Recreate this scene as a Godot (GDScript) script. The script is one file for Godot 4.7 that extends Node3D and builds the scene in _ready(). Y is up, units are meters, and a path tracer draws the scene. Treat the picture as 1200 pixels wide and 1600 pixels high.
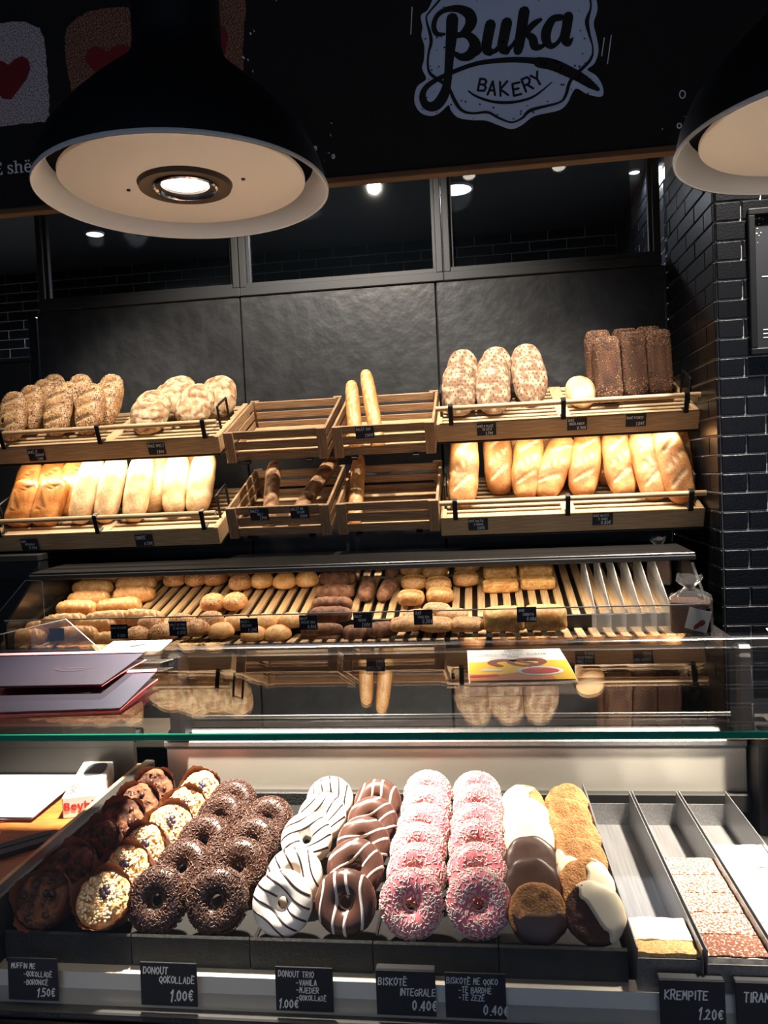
extends Node3D
# A bakery counter: pastry case in front, bread shelves and crates on the dark wall behind, two pendant lamps.
# x runs along the wall, y is up, the customer stands at the origin and looks towards -z.

class MB:
	var v := PackedVector3Array()
	var n := PackedVector3Array()
	var c := PackedColorArray()
	var ix := PackedInt32Array()
	var col := Color(1, 1, 1)
	func vert(p: Vector3, nn: Vector3) -> int:
		v.append(p)
		n.append(nn)
		c.append(col)
		return v.size() - 1
	func tri(a: int, b: int, d: int) -> void:
		var g := (v[b] - v[a]).cross(v[d] - v[a])
		if g.dot(n[a] + n[b] + n[d]) > 0.0:
			ix.append_array([a, d, b])
		else:
			ix.append_array([a, b, d])
	func flat(ps: Array, nn: Vector3) -> void:
		var first := v.size()
		for p in ps:
			vert(p, nn)
		for k in range(1, ps.size() - 1):
			tri(first, first + k, first + k + 1)
	func mesh() -> ArrayMesh:
		var a := []
		a.resize(Mesh.ARRAY_MAX)
		a[Mesh.ARRAY_VERTEX] = v
		a[Mesh.ARRAY_NORMAL] = n
		a[Mesh.ARRAY_COLOR] = c
		a[Mesh.ARRAY_INDEX] = ix
		var m := ArrayMesh.new()
		m.add_surface_from_arrays(Mesh.PRIMITIVE_TRIANGLES, a)
		return m

var taken := {}
var M := {}
var boxes := {}
var layer := 0
var rng := RandomNumberGenerator.new()

# ---------------------------------------------------------------- shapes
func cbox(m: MB, s: Vector3, b: float, t := Transform3D()) -> void:
	var h := s * 0.5
	b = minf(b, minf(h.x, minf(h.y, h.z)) * 0.9)
	var pt := func(sg: Vector3, ax: int) -> Vector3:
		var p := Vector3(sg.x * (h.x - b), sg.y * (h.y - b), sg.z * (h.z - b))
		p[ax] = sg[ax] * h[ax]
		return t * p
	var bs := t.basis
	for ax in 3:
		var o1 := (ax + 1) % 3
		var o2 := (ax + 2) % 3
		for sg in [-1.0, 1.0]:
			var q := []
			for k in [[-1.0, -1.0], [1.0, -1.0], [1.0, 1.0], [-1.0, 1.0]]:
				var s3 := Vector3.ZERO
				s3[ax] = sg
				s3[o1] = k[0]
				s3[o2] = k[1]
				q.append(pt.call(s3, ax))
			var nn := Vector3.ZERO
			nn[ax] = sg
			m.flat(q, (bs * nn).normalized())
	if b <= 0.0:
		return
	for ax in 3:
		var o1 := (ax + 1) % 3
		var o2 := (ax + 2) % 3
		for s1 in [-1.0, 1.0]:
			for s2 in [-1.0, 1.0]:
				var lo := Vector3.ZERO
				lo[ax] = -1.0
				lo[o1] = s1
				lo[o2] = s2
				var hi := lo
				hi[ax] = 1.0
				var nn := Vector3.ZERO
				nn[o1] = s1
				nn[o2] = s2
				m.flat([pt.call(lo, o1), pt.call(hi, o1), pt.call(hi, o2), pt.call(lo, o2)], (bs * nn).normalized())
	for sx in [-1.0, 1.0]:
		for sy in [-1.0, 1.0]:
			for sz in [-1.0, 1.0]:
				var s3 := Vector3(sx, sy, sz)
				m.flat([pt.call(s3, 0), pt.call(s3, 1), pt.call(s3, 2)], (bs * s3).normalized())

func box_mesh(s: Vector3, b := 0.002) -> ArrayMesh:
	var key := "%.4f %.4f %.4f %.4f" % [s.x, s.y, s.z, b]
	if not boxes.has(key):
		var m := MB.new()
		cbox(m, s, b)
		boxes[key] = m.mesh()
	return boxes[key]

func tube(m: MB, pts: Array, r: float, sides := 8, caps := true) -> void:
	var up := Vector3.UP
	var rings := []
	var frames := []
	for i in pts.size():
		var d: Vector3 = (pts[mini(i + 1, pts.size() - 1)] - pts[maxi(i - 1, 0)]).normalized()
		if i == 0 and absf(d.dot(up)) > 0.9:
			up = Vector3.RIGHT
		var a := d.cross(up).normalized()
		up = a.cross(d).normalized()
		frames.append([a, up, d])
	for i in pts.size():
		var ring := []
		for k in sides:
			var w := TAU * k / sides
			var nn: Vector3 = frames[i][0] * cos(w) + frames[i][1] * sin(w)
			ring.append(m.vert(pts[i] + nn * r, nn))
		rings.append(ring)
	for i in pts.size() - 1:
		for k in sides:
			var k2 := (k + 1) % sides
			m.tri(rings[i][k], rings[i][k2], rings[i + 1][k2])
			m.tri(rings[i][k], rings[i + 1][k2], rings[i + 1][k])
	if caps:
		for e in [0, pts.size() - 1]:
			var q := []
			for k in sides:
				q.append(m.v[rings[e][k]])
			m.flat(q, frames[e][2] * (-1.0 if e == 0 else 1.0))

func lathe(m: MB, prof: Array, seg := 48, t := Transform3D()) -> void:
	# prof runs upwards on an outer side: its normals point away from the axis; downwards on an inner side
	var cnt := prof.size()
	var ns := []
	for i in cnt - 1:
		var d: Vector2 = prof[i + 1] - prof[i]
		ns.append(Vector2(d.y, -d.x).normalized())
	for i in cnt - 1:
		var n0: Vector2 = ns[i]
		var n1: Vector2 = ns[i]
		if i > 0 and ns[i - 1].dot(ns[i]) > 0.7:
			n0 = (ns[i - 1] + ns[i]).normalized()
		if i < cnt - 2 and ns[i + 1].dot(ns[i]) > 0.7:
			n1 = (ns[i + 1] + ns[i]).normalized()
		var first := m.v.size()
		for k in seg:
			var w := TAU * k / seg
			var e := Vector3(cos(w), 0, sin(w))
			m.vert(t * (e * prof[i].x + Vector3.UP * prof[i].y), (t.basis * (e * n0.x + Vector3.UP * n0.y)).normalized())
			m.vert(t * (e * prof[i + 1].x + Vector3.UP * prof[i + 1].y), (t.basis * (e * n1.x + Vector3.UP * n1.y)).normalized())
		for k in seg:
			var a := first + 2 * k
			var b := first + 2 * ((k + 1) % seg)
			m.tri(a, a + 1, b + 1)
			m.tri(a, b + 1, b)

func grid(m: MB, rows: Array, wrap := true, cols = null, flip: Variant = 0) -> void:
	# rows of points to one smooth skin; flip 0: closed body, turned outwards by its volume; a vector: the side it faces
	var nr := rows.size()
	var nc: int = rows[0].size()
	var acc := PackedVector3Array()
	acc.resize(nr * nc)
	var last := nc if wrap else nc - 1
	var vol := 0.0
	for i in nr - 1:
		for k in last:
			var k2 := (k + 1) % nc
			var a: Vector3 = rows[i][k]
			var b: Vector3 = rows[i][k2]
			var d: Vector3 = rows[i + 1][k2]
			var e: Vector3 = rows[i + 1][k]
			var g := (d - a).cross(e - b)
			acc[i * nc + k] += g
			acc[i * nc + k2] += g
			acc[(i + 1) * nc + k] += g
			acc[(i + 1) * nc + k2] += g
			vol += g.dot(a + b + d + e)
	if wrap:
		for i in [0, nr - 1]:
			var s := Vector3.ZERO
			var same := true
			for k in nc:
				s += acc[i * nc + k]
				same = same and rows[i][k].distance_to(rows[i][0]) < 1e-5
			if same:
				for k in nc:
					acc[i * nc + k] = s
	var sg := 1.0
	if flip is Vector3:
		var sum := Vector3.ZERO
		for q in acc:
			sum += q
		sg = 1.0 if sum.dot(flip) > 0.0 else -1.0
	else:
		sg = 1.0 if (flip == 0 and vol > 0.0) or flip > 0 else -1.0
	var first := m.v.size()
	for i in nr:
		for k in nc:
			if cols:
				m.col = cols[i][k]
			m.vert(rows[i][k], (acc[i * nc + k] * sg).normalized())
	for i in nr - 1:
		for k in last:
			var k2 := (k + 1) % nc
			var a := first + i * nc + k
			var b := first + i * nc + k2
			var d := first + (i + 1) * nc + k2
			var e := first + (i + 1) * nc + k
			if sg < 0.0:
				m.ix.append_array([a, b, d, a, d, e])
			else:
				m.ix.append_array([a, d, b, a, e, d])
	m.col = Color(1, 1, 1)

func plate(m: MB, pts: PackedVector2Array, z0: float, z1: float, t := Transform3D()) -> void:
	# an outline in x and y, with thickness from z0 to z1
	var tr := Geometry2D.triangulate_polygon(pts)
	for side in [[z1, 1.0], [z0, -1.0]]:
		var first := m.v.size()
		for p in pts:
			m.vert(t * Vector3(p.x, p.y, side[0]), (t.basis * Vector3(0, 0, side[1])).normalized())
		for k in tr.size() / 3:
			m.tri(first + tr[3 * k], first + tr[3 * k + 1], first + tr[3 * k + 2])
	var ccw := not Geometry2D.is_polygon_clockwise(pts)
	for i in pts.size():
		var a := pts[i]
		var b := pts[(i + 1) % pts.size()]
		var d := (b - a).normalized()
		var nn := Vector3(d.y, -d.x, 0) if ccw else Vector3(-d.y, d.x, 0)
		m.flat([t * Vector3(a.x, a.y, z0), t * Vector3(b.x, b.y, z0), t * Vector3(b.x, b.y, z1), t * Vector3(a.x, a.y, z1)], (t.basis * nn).normalized())

func smooth(pts: Array, steps := 6) -> Array:
	# a curve through the points; each may carry a width as its third number
	var out := []
	for i in pts.size() - 1:
		var a: Vector3 = pts[maxi(i - 1, 0)]
		var b: Vector3 = pts[i]
		var d: Vector3 = pts[i + 1]
		var e: Vector3 = pts[mini(i + 2, pts.size() - 1)]
		for k in steps:
			var f := float(k) / steps
			out.append(b.cubic_interpolate(d, a, e, f))
	out.append(pts[-1])
	return out

func stroke(m: MB, pts: Array, t := Transform3D(), z := 0.0) -> void:
	# a flat painted line; points are (x, y, width)
	var up := (t.basis * Vector3(0, 0, 1)).normalized()
	for i in pts.size():
		var p: Vector3 = pts[i]
		var r := p.z * 0.5
		var q := []
		layer = (layer + 1) % 12
		var z0 := z + layer * 2e-5
		for k in 8:
			q.append(t * Vector3(p.x + r * cos(TAU * k / 8), p.y + r * sin(TAU * k / 8), z0))
		m.flat(q, up)
		if i + 1 < pts.size():
			var e: Vector3 = pts[i + 1]
			var d := Vector2(e.x - p.x, e.y - p.y)
			if d.length() < 1e-6:
				continue
			d = d.normalized()
			var s := Vector2(-d.y, d.x)
			var r2 := e.z * 0.5
			layer = (layer + 1) % 12
			z0 = z + layer * 2e-5
			m.flat([t * Vector3(p.x + s.x * r, p.y + s.y * r, z0), t * Vector3(p.x - s.x * r, p.y - s.y * r, z0), t * Vector3(e.x - s.x * r2, e.y - s.y * r2, z0), t * Vector3(e.x + s.x * r2, e.y + s.y * r2, z0)], up)

const GLYPH := {
	"A": "0 0 2 6 4 0;.8 2 3.2 2", "B": "0 0 0 6 2.6 6 3.6 5 3 3.4 0 3.2;2.6 3.3 4 2 3.4 .3 0 0", "C": "4 5 2.5 6 .6 5 0 3 .6 1 2.5 0 4 1",
	"D": "0 0 0 6 2.4 5.6 4 3.4 3 .8 0 0", "E": "4 6 .2 6 0 0 4 0;0 3.1 3 3.1", "F": "4 6 .2 6 0 0;0 3.1 3 3.1", "G": "4 5 2 6 0 4 0 1.5 2 0 4 1 4 2.8 2.4 2.8",
	"H": "0 0 0 6;4 0 4 6;0 3 4 3", "I": ".8 0 .8 6", "J": "3.4 6 3.4 1.4 2 0 .3 1", "K": "0 0 0 6;3.8 6 0 2.8 4 0", "L": "0 6 0 0 3.6 0", "M": "0 0 .4 6 2 2.4 3.6 6 4 0",
	"N": "0 0 0 6 4 0 4 6", "O": "2 0 0 2 0 4.2 2 6 4 4.2 4 2 2 0", "P": "0 0 0 6 3 6 4 4.6 3 3 0 2.8", "Q": "2 .4 0 2 0 4.2 2 6 4 4.2 4 2 2 .4;2 1.6 3.6 -.6",
	"R": "0 0 0 6 3 6 4 4.6 3 3 0 2.8;1.8 2.8 4 0", "S": "3.8 5.2 2 6 .3 4.8 2 3.2 3.8 1.6 2 0 .1 .9", "T": "0 6 4 6;2 6 2 0", "U": "0 6 0 1.6 2 0 4 1.6 4 6",
	"V": "0 6 2 0 4 6", "Y": "0 6 2 3 4 6;2 3 2 0", "Z": "0 6 3.8 6 0 0 4 0", "X": "0 0 4 6;0 6 4 0", "W": "0 6 1 0 2 4 3 0 4 6",
	"0": "2 0 .4 1.6 .4 4.4 2 6 3.6 4.4 3.6 1.6 2 0", "1": ".6 4.4 2.6 6.4 1.4 -.8", "2": ".3 4.8 2 6 3.6 4.6 .2 0 4 0", "3": ".3 5.4 2.4 6 3.6 4.6 2 3.2 3.8 1.6 2 0 .2 .8",
	"4": "3 0 3 6 0 2 4 2", "5": "3.8 6 .6 6 .4 3.4 2.6 3.6 3.8 2 2 0 .2 .6", "6": "3.6 5.6 1.4 4.4 .4 2 2 0 3.6 1.6 2.2 3.2 .6 2.4", "7": ".2 6 4 6 1.4 0", "8": "2 3.2 .4 4.6 2 6 3.6 4.6 2 3.2 .2 1.6 2 0 3.8 1.6 2 3.2", "9": "3.6 4.4 2 3 .4 4.4 2 6 3.6 4.4 2.6 0",
	".": "1.2 0 1.6 .2", "-": ".4 2.8 3.2 2.8", "€": "4 5.2 2.6 6 1.2 5 1 3 1.2 1 2.6 0 4 .8;.2 3.7 3 3.7;.2 2.4 3 2.4", "_": "-1 -1.2 4 -1.2", ":": "2 .2 2 .5;2 3.6 2 4", "'": "2 5 2 6.4",
}

func chalk(m: MB, text: String, at: Vector2, h: float, w: float, t := Transform3D(), z := 0.0, slant := 0.08, wide := 0.74) -> void:
	# hand lettering: one painted line per pen stroke; each letter a little uneven
	var x := at.x
	var u := h / 6.0
	var uw := u * wide
	for ch in text:
		if ch == " ":
			x += 3.2 * uw
			continue
		var two := ch == "Ë"
		var g: String = GLYPH["E" if two else ch]
		var dy := rng.randf_range(-0.35, 0.35) * u
		var k := rng.randf_range(0.92, 1.08)
		for part_ in g.split(";"):
			var f := part_.split_floats(" ", false)
			var pts := []
			for i in f.size() / 2:
				var yy := f[2 * i + 1] * u * k
				pts.append(Vector3(x + f[2 * i] * uw * 0.9 + yy * slant, at.y + yy + dy, w))
			stroke(m, pts, t, z)
		if two:
			for s in [1.2, 2.8]:
				stroke(m, [Vector3(x + s * uw, at.y + 7.1 * u, w), Vector3(x + s * uw, at.y + 7.5 * u, w)], t, z)
		x += (2.4 if ch in ".I:'" else 3.4 if ch == "1" else 5.2) * uw

# ---------------------------------------------------------------- nodes
func numbered(called: String) -> String:
	if taken.has(called):
		taken[called] += 1
		return "%s_%03d" % [called, taken[called]]
	taken[called] = 0
	return called

func thing(called: String, label: String, category: String, at := Vector3.ZERO, group := "") -> Node3D:
	var o := Node3D.new()
	o.name = numbered(called)
	add_child(o)
	o.position = at
	o.set_meta("label", label)
	o.set_meta("category", category)
	if group:
		o.set_meta("group", group)
	return o

func part(parent: Node3D, called: String, mesh: Mesh, mat: Material, at: Variant = Transform3D(), label := "") -> MeshInstance3D:
	var o := MeshInstance3D.new()
	o.name = called
	o.mesh = mesh
	o.material_override = mat
	if at is Transform3D:
		o.transform = at
	else:
		o.position = at
	parent.add_child(o, true)
	if label:
		o.set_meta("label", label)
	return o

func pbox(parent: Node3D, called: String, size: Vector3, at: Vector3, mat: Material, b := 0.002, label := "") -> MeshInstance3D:
	return part(parent, called, box_mesh(size, b), mat, Transform3D(Basis(), at), label)

func structure(called: String, label: String, category: String) -> Node3D:
	var o := thing(called, label, category)
	o.set_meta("kind", "structure")
	return o

# ---------------------------------------------------------------- materials
func srgb(r: float, g: float, b: float) -> Color:
	return Color(r / 255.0, g / 255.0, b / 255.0)

func lin(r: float, g: float, b: float) -> Color:
	return srgb(r, g, b).srgb_to_linear()

func noise_tex(sd: int, freq: float, a: Color, b: Color, size := 256, octaves := 4, normal := 0.0, mid := 0.5, band := 0.25) -> NoiseTexture2D:
	var f := FastNoiseLite.new()
	f.seed = sd
	f.noise_type = FastNoiseLite.TYPE_SIMPLEX_SMOOTH
	f.frequency = freq
	f.fractal_octaves = octaves
	var t := NoiseTexture2D.new()
	t.width = size
	t.height = size
	t.seamless = true
	t.noise = f
	if normal > 0.0:
		t.as_normal_map = true
		t.bump_strength = normal
	else:
		var g := Gradient.new()
		g.set_color(0, a)
		g.set_color(1, b)
		g.set_offset(0, mid - band)
		g.set_offset(1, mid + band)
		t.color_ramp = g
	return t

func mat(called: String, col: Color, rough: float, metal := 0.0) -> StandardMaterial3D:
	var m := StandardMaterial3D.new()
	m.resource_name = called
	m.albedo_color = col
	m.roughness = rough
	m.metallic = metal
	M[called] = m
	return m

func grain(m: StandardMaterial3D, tex: Texture2D, scale: Vector3, nrm: Texture2D = null, depth := 1.0) -> void:
	m.albedo_texture = tex
	m.uv1_triplanar = true
	m.uv1_scale = scale
	if nrm:
		m.normal_enabled = true
		m.normal_texture = nrm
		m.normal_scale = depth

func make_materials() -> void:
	var grey := noise_tex(3, 0.012, Color(0.82, 0.82, 0.82), Color(1, 1, 1))
	var mottled := noise_tex(7, 0.03, Color(0.86, 0.83, 0.79), Color(1, 1, 1), 256, 5)
	var bump := noise_tex(11, 0.04, Color.BLACK, Color.WHITE, 256, 4, 6.0)
	var fine := noise_tex(12, 0.12, Color.BLACK, Color.WHITE, 256, 3, 8.0)
	var scratch := noise_tex(21, 0.02, Color(0.9, 0.9, 0.9), Color(1, 1, 1), 256, 4)
	# wood: long soft streaks
	var wood_tex := noise_tex(31, 0.02, srgb(184, 146, 102), srgb(212, 176, 130), 256, 5)
	for w in [["wood_x", Vector3(1.2, 26, 26)], ["wood_z", Vector3(26, 26, 1.2)], ["wood_y", Vector3(26, 1.2, 26)]]:
		var m := mat(w[0], Color(1, 1, 1), 0.55)
		grain(m, wood_tex, w[1], fine, 0.15)
	var pale_tex := noise_tex(33, 0.02, srgb(176, 142, 102), srgb(208, 174, 132), 256, 4)
	grain(mat("pale_x", Color(1, 1, 1), 0.5), pale_tex, Vector3(1.2, 30, 30))
	grain(mat("pale_z", Color(1, 1, 1), 0.5), pale_tex, Vector3(30, 30, 1.2))
	var brown_tex := noise_tex(35, 0.02, srgb(138, 106, 76), srgb(174, 138, 100), 256, 5)
	grain(mat("crate_x", Color(1, 1, 1), 0.6), brown_tex, Vector3(1.4, 24, 24), fine, 0.15)
	grain(mat("crate_z", Color(1, 1, 1), 0.6), brown_tex, Vector3(24, 24, 1.4), fine, 0.15)
	grain(mat("crate_y", Color(1, 1, 1), 0.6), brown_tex, Vector3(24, 1.4, 24), fine, 0.15)
	grain(mat("trim_wood", srgb(104, 72, 44), 0.7), grey, Vector3(1, 20, 20))
	# dark shop surfaces
	grain(mat("panel", srgb(44, 45, 47), 0.5), grey, Vector3(2, 2, 2), noise_tex(41, 0.02, Color.BLACK, Color.WHITE, 256, 5, 3.0), 0.35)
	mat("black_metal", srgb(20, 20, 22), 0.4)
	mat("frame_grey", srgb(40, 41, 43), 0.6)
	mat("lid", srgb(36, 33, 31), 0.3)
	mat("black_gloss", srgb(26, 25, 24), 0.12)
	mat("black_matte", srgb(14, 14, 16), 0.8)
	mat("fascia", srgb(5, 5, 7), 0.9)
	mat("lamp_black", srgb(9, 11, 14), 0.5)
	mat("lamp_white", srgb(226, 222, 216), 0.5)
	mat("lamp_disc", srgb(232, 218, 200), 0.6)
	mat("lamp_ring", srgb(52, 36, 28), 0.5)
	mat("chrome", srgb(215, 215, 220), 0.12, 1.0)
	for k in 3:
		var g: float = [15.0, 18.0, 12.0][k]
		var m := mat("tile_%d" % k, srgb(g, g + 1, g + 5), 0.3)
		m.normal_enabled = true
		m.normal_texture = bump
		m.normal_scale = 0.25
		m.uv1_triplanar = true
		m.uv1_scale = Vector3(9, 9, 9)
	mat("grout", srgb(205, 206, 208), 0.85)
	mat("plaster", srgb(70, 70, 74), 0.9)
	grain(mat("floor", srgb(92, 88, 84), 0.4), grey, Vector3(1, 1, 1))
	mat("shop_wall", srgb(120, 116, 110), 0.9)
	# steel
	var st := mat("steel", srgb(218, 214, 204), 0.4, 0.62)
	st.roughness_texture = scratch
	st.uv1_triplanar = true
	st.uv1_scale = Vector3(0.8, 30, 30)
	var sz := mat("steel_tray", srgb(150, 150, 152), 0.36, 0.65)
	grain(sz, scratch, Vector3(30, 30, 1.0))
	mat("steel_dark", srgb(62, 60, 57), 0.38, 0.4)
	grain(mat("tray_plastic", srgb(36, 37, 38), 0.6), grey, Vector3(6, 6, 6), fine, 0.12)
	mat("tray_floor", srgb(9, 9, 10), 0.9)
	mat("gasket", srgb(18, 18, 18), 0.7)
	# glass
	var gl := mat("glass", Color(1, 1, 1, 0.0), 0.0)
	gl.transparency = BaseMaterial3D.TRANSPARENCY_ALPHA
	var gd := mat("window_glass", Color(0.02, 0.03, 0.04, 0.35), 0.03)
	gd.transparency = BaseMaterial3D.TRANSPARENCY_ALPHA
	var ac := mat("acrylic", Color(0.93, 0.93, 0.93, 0.22), 0.12)
	ac.transparency = BaseMaterial3D.TRANSPARENCY_ALPHA
	var film := mat("film", Color(0.95, 0.95, 0.95, 0.06), 0.05)
	film.transparency = BaseMaterial3D.TRANSPARENCY_ALPHA
	mat("glass_edge", srgb(34, 146, 116), 0.12)
	mat("acrylic_edge", srgb(150, 152, 152), 0.2)
	# crusts take their base colour from the mesh
	for cr in [["crust", 0.5, 0.22], ["crust_matte", 0.8, 0.5], ["crust_gloss", 0.34, 0.2], ["crumbly", 0.9, 1.4]]:
		var m := mat(cr[0], Color(1, 1, 1), cr[1])
		m.vertex_color_use_as_albedo = true
		grain(m, mottled, Vector3(9, 9, 9), bump if cr[0] != "crust_matte" else fine, cr[2])
		m.uv1_scale = Vector3(11, 11, 11)
	var sd := mat("seeds", Color(1, 1, 1), 0.6)
	sd.vertex_color_use_as_albedo = true
	# sweets
	grain(mat("dough", srgb(214, 160, 96), 0.6), mottled, Vector3(20, 20, 20))
	mat("glaze_pink", srgb(226, 128, 142), 0.35)
	mat("glaze_white", srgb(238, 236, 234), 0.4)
	mat("glaze_choc", srgb(84, 57, 49), 0.28)
	mat("glaze_dark", srgb(54, 34, 28), 0.35)
	mat("sprinkle_white", srgb(240, 232, 228), 0.5)
	mat("sprinkle_choc", srgb(84, 58, 48), 0.5)
	mat("stripe_dark", srgb(44, 28, 26), 0.4)
	mat("stripe_white", srgb(232, 226, 222), 0.4)
	mat("paper_cup", srgb(104, 58, 34), 0.7)
	M.paper_cup.backlight_enabled = true
	M.paper_cup.backlight = srgb(50, 24, 12)
	mat("berry", srgb(42, 26, 38), 0.4)
	grain(mat("cookie", srgb(198, 142, 90), 0.8), mottled, Vector3(24, 24, 24), bump, 1.2)
	M.cookie.uv1_scale = Vector3(24, 24, 24)
	grain(mat("cookie_dark", srgb(88, 52, 38), 0.7), mottled, Vector3(24, 24, 24), bump, 1.2)
	mat("crumble", srgb(238, 222, 186), 0.8)
	mat("cookie_choc", srgb(66, 44, 36), 0.4)
	mat("cookie_white", srgb(236, 226, 200), 0.45)
	grain(mat("cream", srgb(244, 240, 228), 0.6), grey, Vector3(12, 12, 12), bump, 0.4)
	grain(mat("cocoa", Color(1, 1, 1), 0.9), noise_tex(51, 0.07, srgb(122, 70, 46), srgb(238, 230, 220), 256, 5, 0.0, 0.52, 0.05), Vector3(11, 11, 11), fine, 0.4)
	grain(mat("cocoa_dark", Color(1, 1, 1), 0.8), noise_tex(52, 0.07, srgb(112, 62, 42), srgb(230, 214, 200), 256, 5, 0.0, 0.68, 0.06), Vector3(11, 11, 11), fine, 0.4)
	grain(mat("pastry", srgb(220, 178, 116), 0.6), mottled, Vector3(20, 20, 20), bump, 1.5)
	# print and paper
	mat("tag", srgb(22, 25, 34), 0.6)
	mat("chalk", srgb(222, 226, 232), 0.9)
	mat("paper", srgb(226, 226, 224), 0.8)
	mat("badge", srgb(182, 200, 228), 0.8)
	mat("badge_ink", srgb(10, 10, 13), 0.8)
	grain(mat("slice_pale", srgb(196, 188, 192), 0.9), noise_tex(61, 0.05, srgb(150, 140, 140), Color(1, 1, 1), 256, 4, 0.0, 0.42), Vector3(12, 12, 12))
	grain(mat("slice_brown", srgb(176, 140, 122), 0.9), noise_tex(63, 0.05, srgb(90, 66, 54), srgb(255, 240, 225), 256, 5, 0.0, 0.58), Vector3(14, 14, 14))
	mat("heart", srgb(112, 16, 20), 0.8)
	mat("leaflet_blue", srgb(27, 25, 36), 0.35)
	mat("leaflet_dark", srgb(44, 32, 40), 0.45)
	mat("leaflet_pink", srgb(214, 104, 112), 0.5)
	mat("print_yellow", srgb(240, 190, 40), 0.6)
	mat("print_orange", srgb(222, 130, 50), 0.6)
	mat("print_brown", srgb(140, 66, 40), 0.6)
	mat("print_red", srgb(196, 50, 44), 0.6)
	mat("print_grey", srgb(110, 110, 116), 0.8)
	mat("order_paper", srgb(196, 196, 198), 0.8)
	mat("carton", srgb(236, 234, 230), 0.7)
	grain(mat("worktop", srgb(206, 158, 104), 0.5), wood_tex, Vector3(3, 3, 20))
	mat("leather", srgb(48, 32, 28), 0.5)
	grain(mat("bag_bread", srgb(110, 72, 48), 0.8), mottled, Vector3(16, 16, 16), bump, 1.0)

func glow(called: String, col: Color, energy: float) -> StandardMaterial3D:
	var m := mat(called, Color(1, 1, 1), 0.5)
	m.emission_enabled = true
	m.emission = col
	m.emission_energy_multiplier = energy
	return m

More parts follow.
